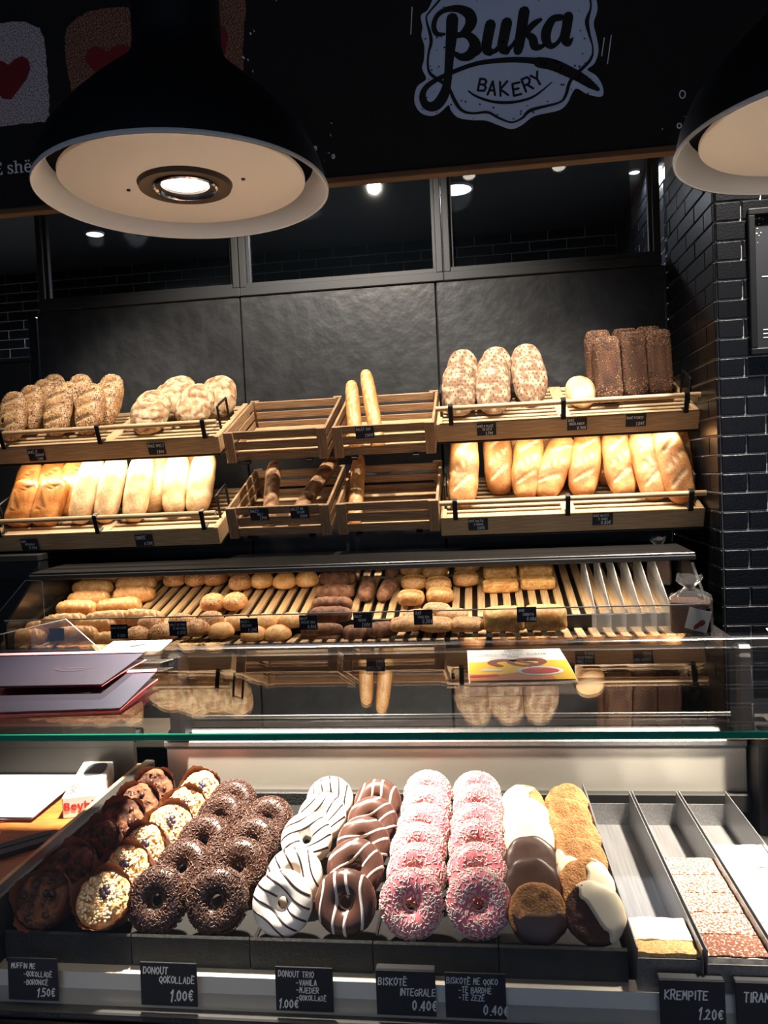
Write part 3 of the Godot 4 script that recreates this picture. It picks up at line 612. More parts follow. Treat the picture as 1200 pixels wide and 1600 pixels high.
# [kind, where it rests, length, width, thickness, turn, on the slope, label]
const CASE_BREAD := [
	["baton", Vector3(-1.813, 1.146, -3.502), 0.19, 0.076, 0.07, 0.0, 1, "slim slashed white baton, top row, outer one"],
	["baton", Vector3(-1.599, 1.147, -3.51), 0.19, 0.076, 0.07, 0.0, 1, "slim slashed white baton, top row, inner one"],
	["baton", Vector3(-1.792, 1.117, -3.384), 0.19, 0.076, 0.07, 0.0, 1, "slim slashed white baton, second row, outer one"],
	["baton", Vector3(-1.595, 1.124, -3.416), 0.19, 0.076, 0.07, 0.0, 1, "slim slashed white baton, second row, inner one"],
	["baton", Vector3(-1.742, 1.084, -3.251), 0.19, 0.076, 0.07, 3.0, 1, "slim slashed white baton, third row, outer one"],
	["baton", Vector3(-1.547, 1.093, -3.288), 0.19, 0.076, 0.07, 0.0, 1, "slim slashed white baton, third row, inner one"],
	["baton", Vector3(-1.743, 1.059, -3.149), 0.19, 0.076, 0.07, -8.0, 1, "slim slashed white baton, fourth row, outer one"],
	["baton", Vector3(-1.559, 1.063, -3.165), 0.19, 0.076, 0.07, 10.0, 1, "slim slashed white baton, fourth row, inner one, with a twisted end"],
	["baton", Vector3(-1.726, 1.025, -3.01), 0.19, 0.076, 0.07, 4.0, 1, "slim slashed white baton, fifth row, outer one"],
	["baton", Vector3(-1.544, 1.03, -3.031), 0.19, 0.076, 0.07, 5.0, 1, "slim slashed white baton, fifth row, middle one"],
	["baton", Vector3(-1.402, 1.031, -3.036), 0.19, 0.076, 0.07, -8.0, 1, "slim slashed white baton, fifth row, inner one"],
	["baton", Vector3(-1.862, 0.985, -2.94), 0.185, 0.072, 0.062, -6.0, 0, "slim slashed white baton, outermost behind the low glass, upper"],
	["baton", Vector3(-1.646, 0.991, -2.94), 0.185, 0.072, 0.062, 0.0, 0, "slim slashed white baton, behind the low glass, upper, beside the blank tag"],
	["baton", Vector3(-1.87, 0.951, -2.94), 0.185, 0.072, 0.062, 0.0, 0, "slim slashed white baton, outermost behind the low glass, lower"],
	["baton", Vector3(-1.621, 0.952, -2.94), 0.185, 0.072, 0.062, 3.0, 0, "slim slashed white baton, behind the low glass, below the blank tag"],
	["baton", Vector3(-1.479, 0.967, -2.94), 0.185, 0.072, 0.062, 0.0, 0, "slim slashed white baton, behind the low glass, beside the seeded rolls"],
	["seedroll", Vector3(-1.417, 1.131, -3.441), 0.108, 0.108, 0.078, 0.0, 1, "round seed-topped roll, upper row, beside the batons"],
	["seedroll", Vector3(-1.315, 1.131, -3.441), 0.108, 0.108, 0.078, 0.0, 1, "round seed-topped roll, upper row, second from the batons"],
	["seedroll", Vector3(-1.224, 1.131, -3.441), 0.108, 0.108, 0.078, 0.0, 1, "round seed-topped roll, upper row, third from the batons"],
	["seedroll", Vector3(-1.087, 1.115, -3.378), 0.108, 0.108, 0.078, 0.0, 1, "round seed-topped roll, upper row, beside the plain rolls"],
	["seedroll", Vector3(-1.206, 1.154, -3.535), 0.108, 0.108, 0.078, 0.0, 1, "round seed-topped roll, at the back under the lid, on the baton side"],
	["seedroll", Vector3(-1.118, 1.158, -3.552), 0.108, 0.108, 0.078, 0.0, 1, "round seed-topped roll, at the back under the lid, beside plain rolls"],
	["seedroll", Vector3(-1.141, 1.062, -3.159), 0.108, 0.108, 0.078, 0.0, 1, "round seed-topped roll, lower row on the slats, baton side"],
	["seedroll", Vector3(-1.046, 1.063, -3.166), 0.108, 0.108, 0.078, 0.0, 1, "round seed-topped roll, lower row on the slats, plain roll side"],
	["seedroll", Vector3(-1.379, 0.973, -2.94), 0.108, 0.108, 0.075, 0.0, 0, "round seed-topped roll, behind the low glass, beside the batons"],
	["seedroll", Vector3(-1.279, 0.983, -2.94), 0.108, 0.108, 0.075, 0.0, 0, "round seed-topped roll, behind the low glass, second from the batons"],
	["seedroll", Vector3(-1.136, 0.995, -2.94), 0.108, 0.108, 0.075, 0.0, 0, "round seed-topped roll, behind the low glass, beside the plain rolls"],
	["roll", Vector3(-0.991, 1.119, -3.394), 0.108, 0.108, 0.078, 0.0, 1, "plain golden round roll, front row on the slats, seeded roll side"],
	["roll", Vector3(-0.884, 1.115, -3.378), 0.108, 0.108, 0.078, 0.0, 1, "plain golden round roll, front row on the slats, middle"],
	["roll", Vector3(-0.786, 1.119, -3.393), 0.108, 0.108, 0.078, 0.0, 1, "plain golden round roll, front row on the slats, dark rye side"],
	["roll", Vector3(-1.019, 1.158, -3.552), 0.108, 0.108, 0.078, 0.0, 1, "plain golden round roll, back row under the lid, seeded roll side"],
	["roll", Vector3(-0.92, 1.158, -3.552), 0.108, 0.108, 0.078, 0.0, 1, "plain golden round roll, back row under the lid, middle"],
	["roll", Vector3(-0.821, 1.16, -3.56), 0.108, 0.108, 0.078, 0.0, 1, "plain golden round roll, back row under the lid, dark rye side"],
	["roll", Vector3(-1.037, 0.986, -2.94), 0.108, 0.108, 0.07, 0.0, 0, "plain golden round roll, behind the low glass, beside the seeded rolls"],
	["roll", Vector3(-0.903, 0.971, -2.94), 0.108, 0.108, 0.07, 0.0, 0, "plain golden round roll, behind the low glass, middle one"],
	["roll", Vector3(-0.81, 0.971, -2.94), 0.108, 0.108, 0.07, 0.0, 0, "plain golden round roll, behind the low glass, beside the dark rye"],
	["seedroll", Vector3(-1.355, 1.006, -3.0), 0.105, 0.105, 0.075, 0.0, 0, "round seed-topped roll, second layer behind the low glass, baton side"],
	["seedroll", Vector3(-1.224, 1.011, -3.0), 0.105, 0.105, 0.075, 0.0, 0, "round seed-topped roll, second layer behind the low glass, middle"],
	["seedroll", Vector3(-1.098, 1.016, -3.0), 0.105, 0.105, 0.075, 0.0, 0, "round seed-topped roll, second layer behind the low glass, plain roll side"],
	["roll", Vector3(-0.987, 1.004, -3.0), 0.105, 0.105, 0.07, 0.0, 0, "plain golden round roll, second layer behind the low glass, seeded roll side"],
	["roll", Vector3(-0.872, 1.006, -3.0), 0.105, 0.105, 0.07, 0.0, 0, "plain golden round roll, second layer behind the low glass, middle"],
	["roll", Vector3(-0.767, 1.009, -3.0), 0.105, 0.105, 0.07, 0.0, 0, "plain golden round roll, second layer behind the low glass, dark rye side"],
	["baton", Vector3(-1.798, 1.009, -3.0), 0.185, 0.072, 0.062, 4.0, 0, "slim slashed white baton, second layer behind the low glass, outer one"],
	["baton", Vector3(-1.588, 1.015, -3.0), 0.185, 0.072, 0.062, -4.0, 0, "slim slashed white baton, second layer behind the low glass, inner one"],
	["rye_long", Vector3(-0.667, 1.155, -3.539), 0.17, 0.064, 0.062, 0.0, 1, "dark rye finger loaf, top of the dark stack"],
	["rye_long", Vector3(-0.651, 1.125, -3.414), 0.17, 0.064, 0.062, 0.0, 1, "dark rye finger loaf, second from the top"],
	["rye_long", Vector3(-0.636, 1.087, -3.262), 0.17, 0.064, 0.062, 0.0, 1, "dark rye finger loaf, third from the top"],
	["rye_long", Vector3(-0.626, 1.055, -3.13), 0.17, 0.064, 0.062, 0.0, 1, "dark rye finger loaf, fourth from the top"],
	["rye_long", Vector3(-0.613, 1.031, -3.031), 0.17, 0.064, 0.062, 0.0, 1, "dark rye finger loaf, fifth from the top"],
	["rye_long", Vector3(-0.634, 0.993, -2.94), 0.165, 0.056, 0.05, 2.0, 0, "dark rye finger loaf, behind the low glass, upper"],
	["rye_long", Vector3(-0.644, 0.961, -2.94), 0.165, 0.056, 0.05, -2.0, 0, "dark rye finger loaf, behind the low glass, lower"],
	["rye_long", Vector3(-0.501, 1.093, -3.283), 0.2, 0.068, 0.06, 90.0, 1, "short brown baguette, upright on the slats, beside the dark rye"],
	["rye_long", Vector3(-0.413, 1.093, -3.284), 0.2, 0.068, 0.06, 80.0, 1, "short brown baguette, upright on the slats, beside the poppy buns"],
	["rye_long", Vector3(-0.408, 1.157, -3.544), 0.2, 0.068, 0.06, 84.0, 1, "short brown baguette, at the back, under the lid"],
	["rye_long", Vector3(-0.492, 0.974, -2.94), 0.12, 0.075, 0.06, 10.0, 0, "short brown baguette, behind the low glass, beside the dark rye"],
	["rye_long", Vector3(-0.402, 0.984, -2.94), 0.12, 0.075, 0.06, 20.0, 0, "short brown baguette, behind the low glass, beside the poppy buns"],
	["poppy", Vector3(-0.323, 1.146, -3.505), 0.112, 0.082, 0.068, 0.0, 1, "split poppy seed bun, first column, rear"],
	["poppy", Vector3(-0.304, 1.104, -3.331), 0.112, 0.082, 0.068, 0.0, 1, "split poppy seed bun, first column, middle"],
	["poppy", Vector3(-0.305, 1.064, -3.169), 0.112, 0.082, 0.068, 0.0, 1, "split poppy seed bun, first column, front"],
	["poppy", Vector3(-0.22, 1.137, -3.465), 0.112, 0.082, 0.068, 12.0, 1, "split poppy seed bun, second column, rear"],
	["poppy", Vector3(-0.198, 1.097, -3.302), 0.112, 0.082, 0.068, 8.0, 1, "split poppy seed bun, second column, middle"],
	["poppy", Vector3(-0.188, 1.068, -3.187), 0.112, 0.082, 0.068, 0.0, 1, "split poppy seed bun, second column, front"],
	["poppy", Vector3(-0.078, 1.149, -3.516), 0.112, 0.082, 0.068, 0.0, 1, "split poppy seed bun, third column, rear"],
	["poppy", Vector3(-0.083, 1.11, -3.358), 0.112, 0.082, 0.068, 0.0, 1, "split poppy seed bun, third column, front"],
	["poppy", Vector3(-0.194, 1.03, -3.032), 0.112, 0.082, 0.068, 0.0, 1, "split poppy seed bun, second column, lowest on the slats"],
	["poppy", Vector3(-0.303, 1.002, -2.94), 0.135, 0.09, 0.06, 12.0, 0, "split poppy seed bun, behind the low glass, baguette side"],
	["poppy", Vector3(-0.191, 0.997, -2.94), 0.135, 0.09, 0.06, -8.0, 0, "split poppy seed bun, behind the low glass, middle"],
	["poppy", Vector3(-0.075, 0.995, -2.94), 0.135, 0.09, 0.06, 0.0, 0, "split poppy seed bun, behind the low glass, ciabatta side"],
	["poppy", Vector3(-0.26, 1.017, -3.0), 0.13, 0.09, 0.06, 10.0, 0, "split poppy seed bun, second layer behind the low glass, baguette side"],
	["poppy", Vector3(-0.134, 1.019, -3.0), 0.13, 0.09, 0.06, -6.0, 0, "split poppy seed bun, second layer behind the low glass, ciabatta side"],
	["ciabatta", Vector3(0.066, 1.163, -3.57), 0.145, 0.07, 0.05, 0.0, 1, "flat golden ciabatta roll, poppy bun side, rear"],
	["ciabatta", Vector3(0.064, 1.133, -3.446), 0.145, 0.07, 0.05, 0.0, 1, "flat golden ciabatta roll, poppy bun side, middle"],
	["ciabatta", Vector3(0.062, 1.095, -3.295), 0.145, 0.07, 0.05, 0.0, 1, "flat golden ciabatta roll, poppy bun side, front"],
	["ciabatta", Vector3(0.22, 1.162, -3.565), 0.145, 0.07, 0.05, 0.0, 1, "flat golden ciabatta roll, acrylic bin side, rear"],
	["ciabatta", Vector3(0.22, 1.135, -3.456), 0.145, 0.07, 0.05, 0.0, 1, "flat golden ciabatta roll, acrylic bin side, middle"],
	["ciabatta", Vector3(0.217, 1.101, -3.318), 0.145, 0.07, 0.05, 0.0, 1, "flat golden ciabatta roll, acrylic bin side, front"],
	["ciabatta", Vector3(0.065, 1.005, -2.94), 0.155, 0.11, 0.085, 0.0, 0, "flat golden ciabatta roll, large, behind the low glass, poppy bun side"],
	["ciabatta", Vector3(0.216, 1.006, -2.94), 0.155, 0.11, 0.085, 0.0, 0, "flat golden ciabatta roll, large, behind the low glass, acrylic bin side"],
]

# ---------------------------------------------------------------- the place
func _ready() -> void:
	rng.seed = 20240517
	# camera
	var cam := Camera3D.new()
	cam.name = "camera"
	cam.position = Vector3(0, 1.6, 0)
	cam.rotation_order = EULER_ORDER_YXZ
	cam.rotation_degrees = Vector3(-2.65, 7.2, -2.63)
	cam.fov = 66.51
	cam.near = 0.05
	add_child(cam)
	# daylight reaches the counter through the shop front behind the customer
	var env := Environment.new()
	env.background_mode = Environment.BG_COLOR
	env.background_color = srgb(176, 200, 240)
	env.background_energy_multiplier = SKY
	env.tonemap_mode = Environment.TONE_MAPPER_LINEAR
	env.tonemap_exposure = 1.0
	env.sdfgi_enabled = true
	env.ssao_enabled = true
	env.ssil_enabled = true
	var we := WorldEnvironment.new()
	we.name = "environment"
	we.environment = env
	add_child(we)

	make_materials()
	build_room()
	build_fascia()
	pendant(Vector3(-0.478, 2.09, -1.3), "black bell pendant lamp hanging in front of the bread slice print")
	pendant(Vector3(0.567, 2.083, -1.3), "black bell pendant lamp hanging in front of the tiled column")
	build_spots()
	build_column_lamp()
	build_shelves()
	build_rear_case()
	build_breads()
	build_counter()
	build_sweets()
	build_counter_clutter()

const SKY := 1.0
const PENDANT := 15.0
const SPOT := 7.0
const STRIP := 1.0

func spot(parent: Node3D, called: String, at: Vector3, aim: Vector3, energy: float, angle: float, blend: float, size: float, col: Color) -> SpotLight3D:
	var l := SpotLight3D.new()
	l.name = called
	parent.add_child(l, true)
	l.position = at
	var d := aim.normalized()
	l.basis = Basis.looking_at(d, Vector3.FORWARD if absf(d.y) > 0.95 else Vector3.UP)
	l.light_energy = energy
	l.light_color = col
	l.spot_range = 12.0
	l.spot_attenuation = 2.0
	l.spot_angle = angle
	l.spot_angle_attenuation = blend
	l.light_size = size
	l.shadow_enabled = true
	return l

func area(parent: Node3D, called: String, at: Vector3, aim: Vector3, size: Vector2, energy: float, col: Color) -> void:
	var l := AreaLight3D.new()
	l.name = called
	parent.add_child(l, true)
	l.position = at
	var d := aim.normalized()
	l.basis = Basis.looking_at(d, Vector3.FORWARD if absf(d.y) > 0.95 else Vector3.UP)
	l.area_size = size
	l.light_energy = energy
	l.light_color = col
	l.area_range = 8.0
	l.area_attenuation = 2.0
	l.shadow_enabled = true

func tiles(parent: Node3D, t: Transform3D, w: float, h: float, offs: Array, row0 := 0) -> void:
	# running-bond glazed tiles on the plane x, y of t; offs: where the first joint of every other row lies
	var ph := 0.074
	var pl := 0.27
	var j := 0.006
	var rows := int(h / ph)
	for r in rows:
		var x := 0.0
		var e: float = offs[(r + row0) % 2]
		while x < w - 0.01:
			var x1 := minf(e, w)
			var ln := snappedf(x1 - x - j, 0.001)
			if ln > 0.012:
				var o := part(parent, "tile", box_mesh(Vector3(ln, ph - j, 0.012), 0.003), M["tile_%d" % rng.randi_range(0, 2)], t * Transform3D(Basis(), Vector3((x + x1) * 0.5, (r + 0.5) * ph, 0.002 + rng.randf_range(-0.0006, 0.0006))))
				o.rotation += Vector3(rng.randf_range(-0.004, 0.004), rng.randf_range(-0.003, 0.003), 0)
			x = x1
			e = x1 + pl

func build_room() -> void:
	var o := structure("floor", "grey shop floor", "floor")
	pbox(o, "slab", Vector3(9, 0.1, 11), Vector3(-0.5, -0.05, -1.5), M.floor, 0.0)
	o = structure("ceiling", "dark shop ceiling", "ceiling")
	pbox(o, "slab", Vector3(9, 0.1, 8.1), Vector3(-0.5, 3.75, 0.05), M.black_matte, 0.0)
	o = structure("ceiling_kitchen", "dark ceiling of the room behind the transom windows", "ceiling")
	pbox(o, "slab", Vector3(9, 0.1, 2.2), Vector3(-0.5, 3.41, -5.05), M.black_matte, 0.0)
	o = structure("wall_left", "shop side wall", "wall")
	pbox(o, "slab", Vector3(0.1, 3.8, 11), Vector3(-4.6, 1.9, -1.5), M.shop_wall, 0.0)
	o = structure("wall_side", "shop side wall beyond the tiled column", "wall")
	pbox(o, "slab", Vector3(0.1, 3.8, 7.0), Vector3(3.6, 1.9, 0.35), M.shop_wall, 0.0)
	# shop front: piers and lintel, wide glazing between them
	o = structure("wall_front", "shop front with wide glazing behind the customer", "wall")
	pbox(o, "parapet", Vector3(9, 0.9, 0.12), Vector3(-0.5, 0.45, 4.0), M.shop_wall, 0.0)
	pbox(o, "lintel", Vector3(9, 0.9, 0.12), Vector3(-0.5, 3.35, 4.0), M.shop_wall, 0.0)
	for x in [-4.5, -1.6, 1.0, 3.5]:
		pbox(o, "pier", Vector3(0.3, 2.0, 0.12), Vector3(x, 1.9, 4.0), M.shop_wall, 0.0)
	# far tiled wall of the room behind
	o = structure("wall_back", "far wall of black glossy tiles seen through the transom windows", "wall")
	pbox(o, "backing", Vector3(9, 3.5, 0.1), Vector3(-0.5, 1.75, -6.05), M.grout, 0.0)
	tiles(o, Transform3D(Basis(), Vector3(-4.3, 2.4, -6.0)), 5.35, 0.97, [0.27, 0.135])
	o = structure("wall_kitchen", "tiled side wall of the room behind the transom windows", "wall")
	pbox(o, "backing", Vector3(0.1, 3.5, 2.05), Vector3(1.11, 1.75, -4.98), M.grout, 0.0)
	tiles(o, Transform3D(Basis(Vector3.UP, -PI / 2), Vector3(1.06, 2.4, -6.0)), 2.0, 0.97, [0.27, 0.135], 1)
	# the column
	o = structure("wall_right", "column clad in black glossy brick tiles with white joints", "wall")
	pbox(o, "backing", Vector3(2.7, 3.7, 0.77), Vector3(0.927 + 1.35, 1.85, -3.18 - 0.387), M.grout, 0.0)
	tiles(o, Transform3D(Basis(), Vector3(0.925, 0.66, -3.18)), 0.62, 2.3, [0.17, 0.097])
	tiles(o, Transform3D(Basis(Vector3.UP, -PI / 2), Vector3(0.925, 0.66, -3.95)), 0.77, 2.3, [0.27 - 0.02, 0.135 - 0.02])
	# framed notice on the column
	var fr := thing("framed_notice", "black framed notice board with white flecks on the tiled column", "frame", Vector3(1.27, 2.27, -3.165))
	for q in [[Vector3(0.46, 0.024, 0.03), Vector3(0, 0.262, 0)], [Vector3(0.46, 0.024, 0.03), Vector3(0, -0.262, 0)], [Vector3(0.024, 0.5, 0.03), Vector3(-0.218, 0, 0)], [Vector3(0.024, 0.5, 0.03), Vector3(0.218, 0, 0)]]:
		pbox(fr, "frame_bar", q[0], q[1], M.black_metal, 0.003)
	pbox(fr, "board", Vector3(0.42, 0.505, 0.01), Vector3(0, 0, -0.006), M.tag, 0.0)
	var pm := MB.new()
	for k in 26:
		var p := Vector3(-0.2 + rng.randf() * rng.randf() * 0.3, 0.24 - rng.randf() * rng.randf() * 0.14, rng.randf_range(0.002, 0.006))
		stroke(pm, [p, p + Vector3(0.0005, 0, 0)], Transform3D(), 0.0)
	for y in [0.02, -0.18, -0.195, -0.21]:
		stroke(pm, [Vector3(-0.18, y, 0.004), Vector3(0.15, y, 0.004)], Transform3D(), 0.0)
	part(fr, "print", pm.mesh(), M.chalk, Vector3(0, 0, 0.0))
	# panelled wall behind the shelves
	o = structure("wall_rear", "wall of charcoal panels behind the bread shelves", "wall")
	pbox(o, "backing", Vector3(3.236, 2.55, 0.08), Vector3(-0.692, 1.275, -4.0), M.black_matte, 0.0)
	for q in [[-2.31, -1.199], [-1.191, -0.192], [-0.184, 0.915]]:
		pbox(o, "panel", Vector3(q[1] - q[0], 2.5, 0.02), Vector3((q[0] + q[1]) * 0.5, 1.3, -3.955), M.panel, 0.003)
	pbox(o, "end_post", Vector3(0.05, 2.53, 0.07), Vector3(-2.345, 1.265, -3.985), M.black_metal, 0.004)
	pbox(o, "head", Vector3(3.24, 0.5, 0.1), Vector3(-0.69, 3.55, -3.99), M.black_matte, 0.0)
	var edges := [-2.29, -1.19, -0.145, 0.9]
	for k in 3:
		var a: float = edges[k]
		var b: float = edges[k + 1]
		var w := structure("window_%d" % (k + 1), ["transom window pane beside the far end post", "middle transom window pane", "transom window pane beside the tiled column"][k], "window")
		pbox(w, "sill", Vector3(b - a, 0.045, 0.07), Vector3((a + b) * 0.5, 2.575, -3.97), M.frame_grey, 0.004)
		pbox(w, "bead", Vector3(b - a - 0.06, 0.025, 0.03), Vector3((a + b) * 0.5, 2.606, -3.955), M.frame_grey, 0.003)
		pbox(w, "mullion", Vector3(0.034, 0.74, 0.07), Vector3(a + 0.019, 2.965, -3.97), M.frame_grey, 0.004)
		pbox(w, "mullion", Vector3(0.034, 0.74, 0.07), Vector3(b - 0.019, 2.965, -3.97), M.frame_grey, 0.004)
		for x in [a + 0.044, b - 0.044]:
			pbox(w, "stile", Vector3(0.016, 0.7, 0.03), Vector3(x, 2.97, -3.975), M.frame_grey, 0.002)
		pbox(w, "pane", Vector3(b - a - 0.075, 0.72, 0.006), Vector3((a + b) * 0.5, 2.96, -3.985), M.window_glass, 0.0)
	# round ceiling lamps in the room behind
	var spots := [[-2.57, -5.18, 0.055, "small round ceiling lamp by the far end of the transom"], [-2.27, -5.16, 0.09, "round ceiling lamp peeking out under the pendant rim"], [-1.02, -4.95, 0.085, "round ceiling lamp above the middle transom pane"], [-0.085, -4.96, 0.095, "bright round ceiling lamp beside the transom mullion"], [0.985, -4.94, 0.03, "tiny ceiling lamp by the tiled kitchen wall"]]
	var gm := glow("kitchen_glow", srgb(235, 243, 255), 9.0)
	for s in spots:
		var d := thing("ceiling_lamp", s[3], "lamp", Vector3(s[0], 3.36, s[1]), "round lamps behind the transom windows")
		var m := MB.new()
		lathe(m, [Vector2(s[2] * 1.12, -0.012), Vector2(s[2] * 1.15, 0.0)], 32)
		lathe(m, [Vector2(s[2], -0.012), Vector2(s[2] * 1.12, -0.012)], 32)
		part(d, "lamp_rim", m.mesh(), M.lamp_white)
		m = MB.new()
		lathe(m, [Vector2(0.0001, -0.011), Vector2(s[2], -0.011)], 32)
		part(d, "lamp_face", m.mesh(), gm)
		spot(d, "lamp_beam", Vector3(0, -0.03, 0), Vector3.DOWN, 7.0 if s[2] > 0.06 else 2.0, 80, 0.6, s[2], srgb(235, 243, 255))
	# dark cabinet past the end of the panelled wall
	var cb := thing("steel_cabinet", "dark grey cabinet standing past the end of the panelled wall", "cabinet", Vector3(-2.86, 0, -4.2))
	pbox(cb, "body", Vector3(0.98, 2.3, 0.5), Vector3(0, 1.15, 0), M.steel_dark, 0.006)
	pbox(cb, "top", Vector3(1.0, 0.02, 0.52), Vector3(0, 2.31, 0), M.frame_grey, 0.004)

func build_fascia() -> void:
	var o := thing("fascia_sign", "black overhead fascia board printed with a pale bakery emblem and bread slices", "sign", Vector3(0, 0, -2.2))
	pbox(o, "board", Vector3(7.9, 1.26, 0.03), Vector3(-0.5, 3.072, -0.016), M.fascia, 0.0)
	pbox(o, "trim", Vector3(7.9, 0.017, 0.036), Vector3(-0.5, 2.4325, -0.014), M.trim_wood, 0.002, "thin brown wooden edge")
	var m := MB.new()
	var pts := PackedVector2Array()
	var curve := []
	for p in LOGO.badge:
		curve.append(p)
	curve.append(LOGO.badge[0])
	for p in smooth(curve, 4):
		pts.append(Vector2(p.x, p.y))
	pts.remove_at(pts.size() - 1)
	plate(m, pts, 0.0, 0.002)
	var em := part(o, "emblem", m.mesh(), M.badge, Transform3D(), "pale blue grey scalloped emblem")
	m = MB.new()
	for k in LOGO:
		if k not in ["badge", "wheat"]:
			stroke(m, smooth(LOGO[k], 5), Transform3D(), 0.003)
	part(em, "lettering", m.mesh(), M.badge_ink)
	m = MB.new()
	var ear := smooth(LOGO.wheat, 5)
	for i in ear.size():
		var p: Vector3 = ear[i]
		p.z *= 1.0 if i % 2 == 0 else 0.8
		stroke(m, [p, p + Vector3(0.006, -0.004, 0)], Transform3D(), 0.003)
	stroke(m, ear, Transform3D(), 0.003)
	part(em, "wheat_ear", m.mesh(), M.badge_ink)
	m = MB.new()
	for g in LOGO_WORD:
		var at: Vector3 = g[1]
		var t := Transform3D(Basis(Vector3.BACK, deg_to_rad(at.z)), Vector3(at.x, at.y, 0.003))
		chalk(m, g[0], Vector2.ZERO, 0.034, 0.0062, t, 0.0, 0.0, 1.0)
	part(em, "word", m.mesh(), M.badge_ink)
	m = MB.new()
	for k in 60:
		var a := rng.randf() * TAU
		var b: Vector3 = LOGO.badge[rng.randi() % LOGO.badge.size()]
		var p := Vector3(b.x, b.y, rng.randf_range(0.0015, 0.005)).lerp(Vector3(0.12, 2.7, 0.003), rng.randf_range(0.03, 0.25)) + Vector3(cos(a), sin(a), 0) * 0.006
		stroke(m, [p, p + Vector3(0.002 * cos(a), 0.002 * sin(a), 0)], Transform3D(), 0.0035)
	part(em, "specks", m.mesh(), M.badge_ink).set_meta("kind", "stuff")
	for q in [[SLICE_A, HEART_A, M.slice_pale], [SLICE_B, HEART_B, M.slice_brown], [SLICE_C, HEART_C, M.slice_brown]]:
		m = MB.new()
		var rough := PackedVector2Array()
		for i in q[0].size():
			var a: Vector2 = q[0][i]
			var b: Vector2 = q[0][(i + 1) % q[0].size()]
			for k in 4:
				rough.append(a.lerp(b, k / 4.0) + Vector2(rng.randf_range(-1, 1), rng.randf_range(-1, 1)) * 0.0022)
		plate(m, rough, 0.0, 0.0015)
		var sl := part(o, "bread_slice_print", m.mesh(), q[2])
		m = MB.new()
		var hp := PackedVector2Array()
		for p in q[1]:
			hp.append(p)
		plate(m, hp, 0.0, 0.0025)
		part(sl, "heart", m.mesh(), M.heart, Transform3D(), "dark red heart")
	m = MB.new()
	for p in FLOUR:
		var w := Vector3(p.x, p.y, p.z * 0.35)
		stroke(m, [w, w + Vector3(rng.randf_range(-0.4, 0.4) * p.z, rng.randf_range(0.1, 0.6) * p.z, 0)], Transform3D(), 0.002)
	for r in FLOUR_RINGS:
		var ring := []
		for k in 11:
			ring.append(Vector3(r[0].x + r[1].x * cos(TAU * k / 10), r[0].y + r[1].y * sin(TAU * k / 10), 0.0028))
		stroke(m, ring, Transform3D(), 0.002)
	for d in DASHES:
		stroke(m, d, Transform3D(), 0.002)
	part(o, "flour_marks", m.mesh(), M.chalk).set_meta("kind", "stuff")
	var tm := TextMesh.new()
	var f := SystemFont.new()
	f.font_names = PackedStringArray(["Droid Serif"])
	f.font_italic = true
	tm.font = f
	tm.text = "E shën"
	tm.font_size = 48
	tm.pixel_size = 0.001
	tm.depth = 0.002
	part(o, "slogan", tm, M.chalk, Transform3D(Basis(), Vector3(-1.318, 2.556, 0.002)))

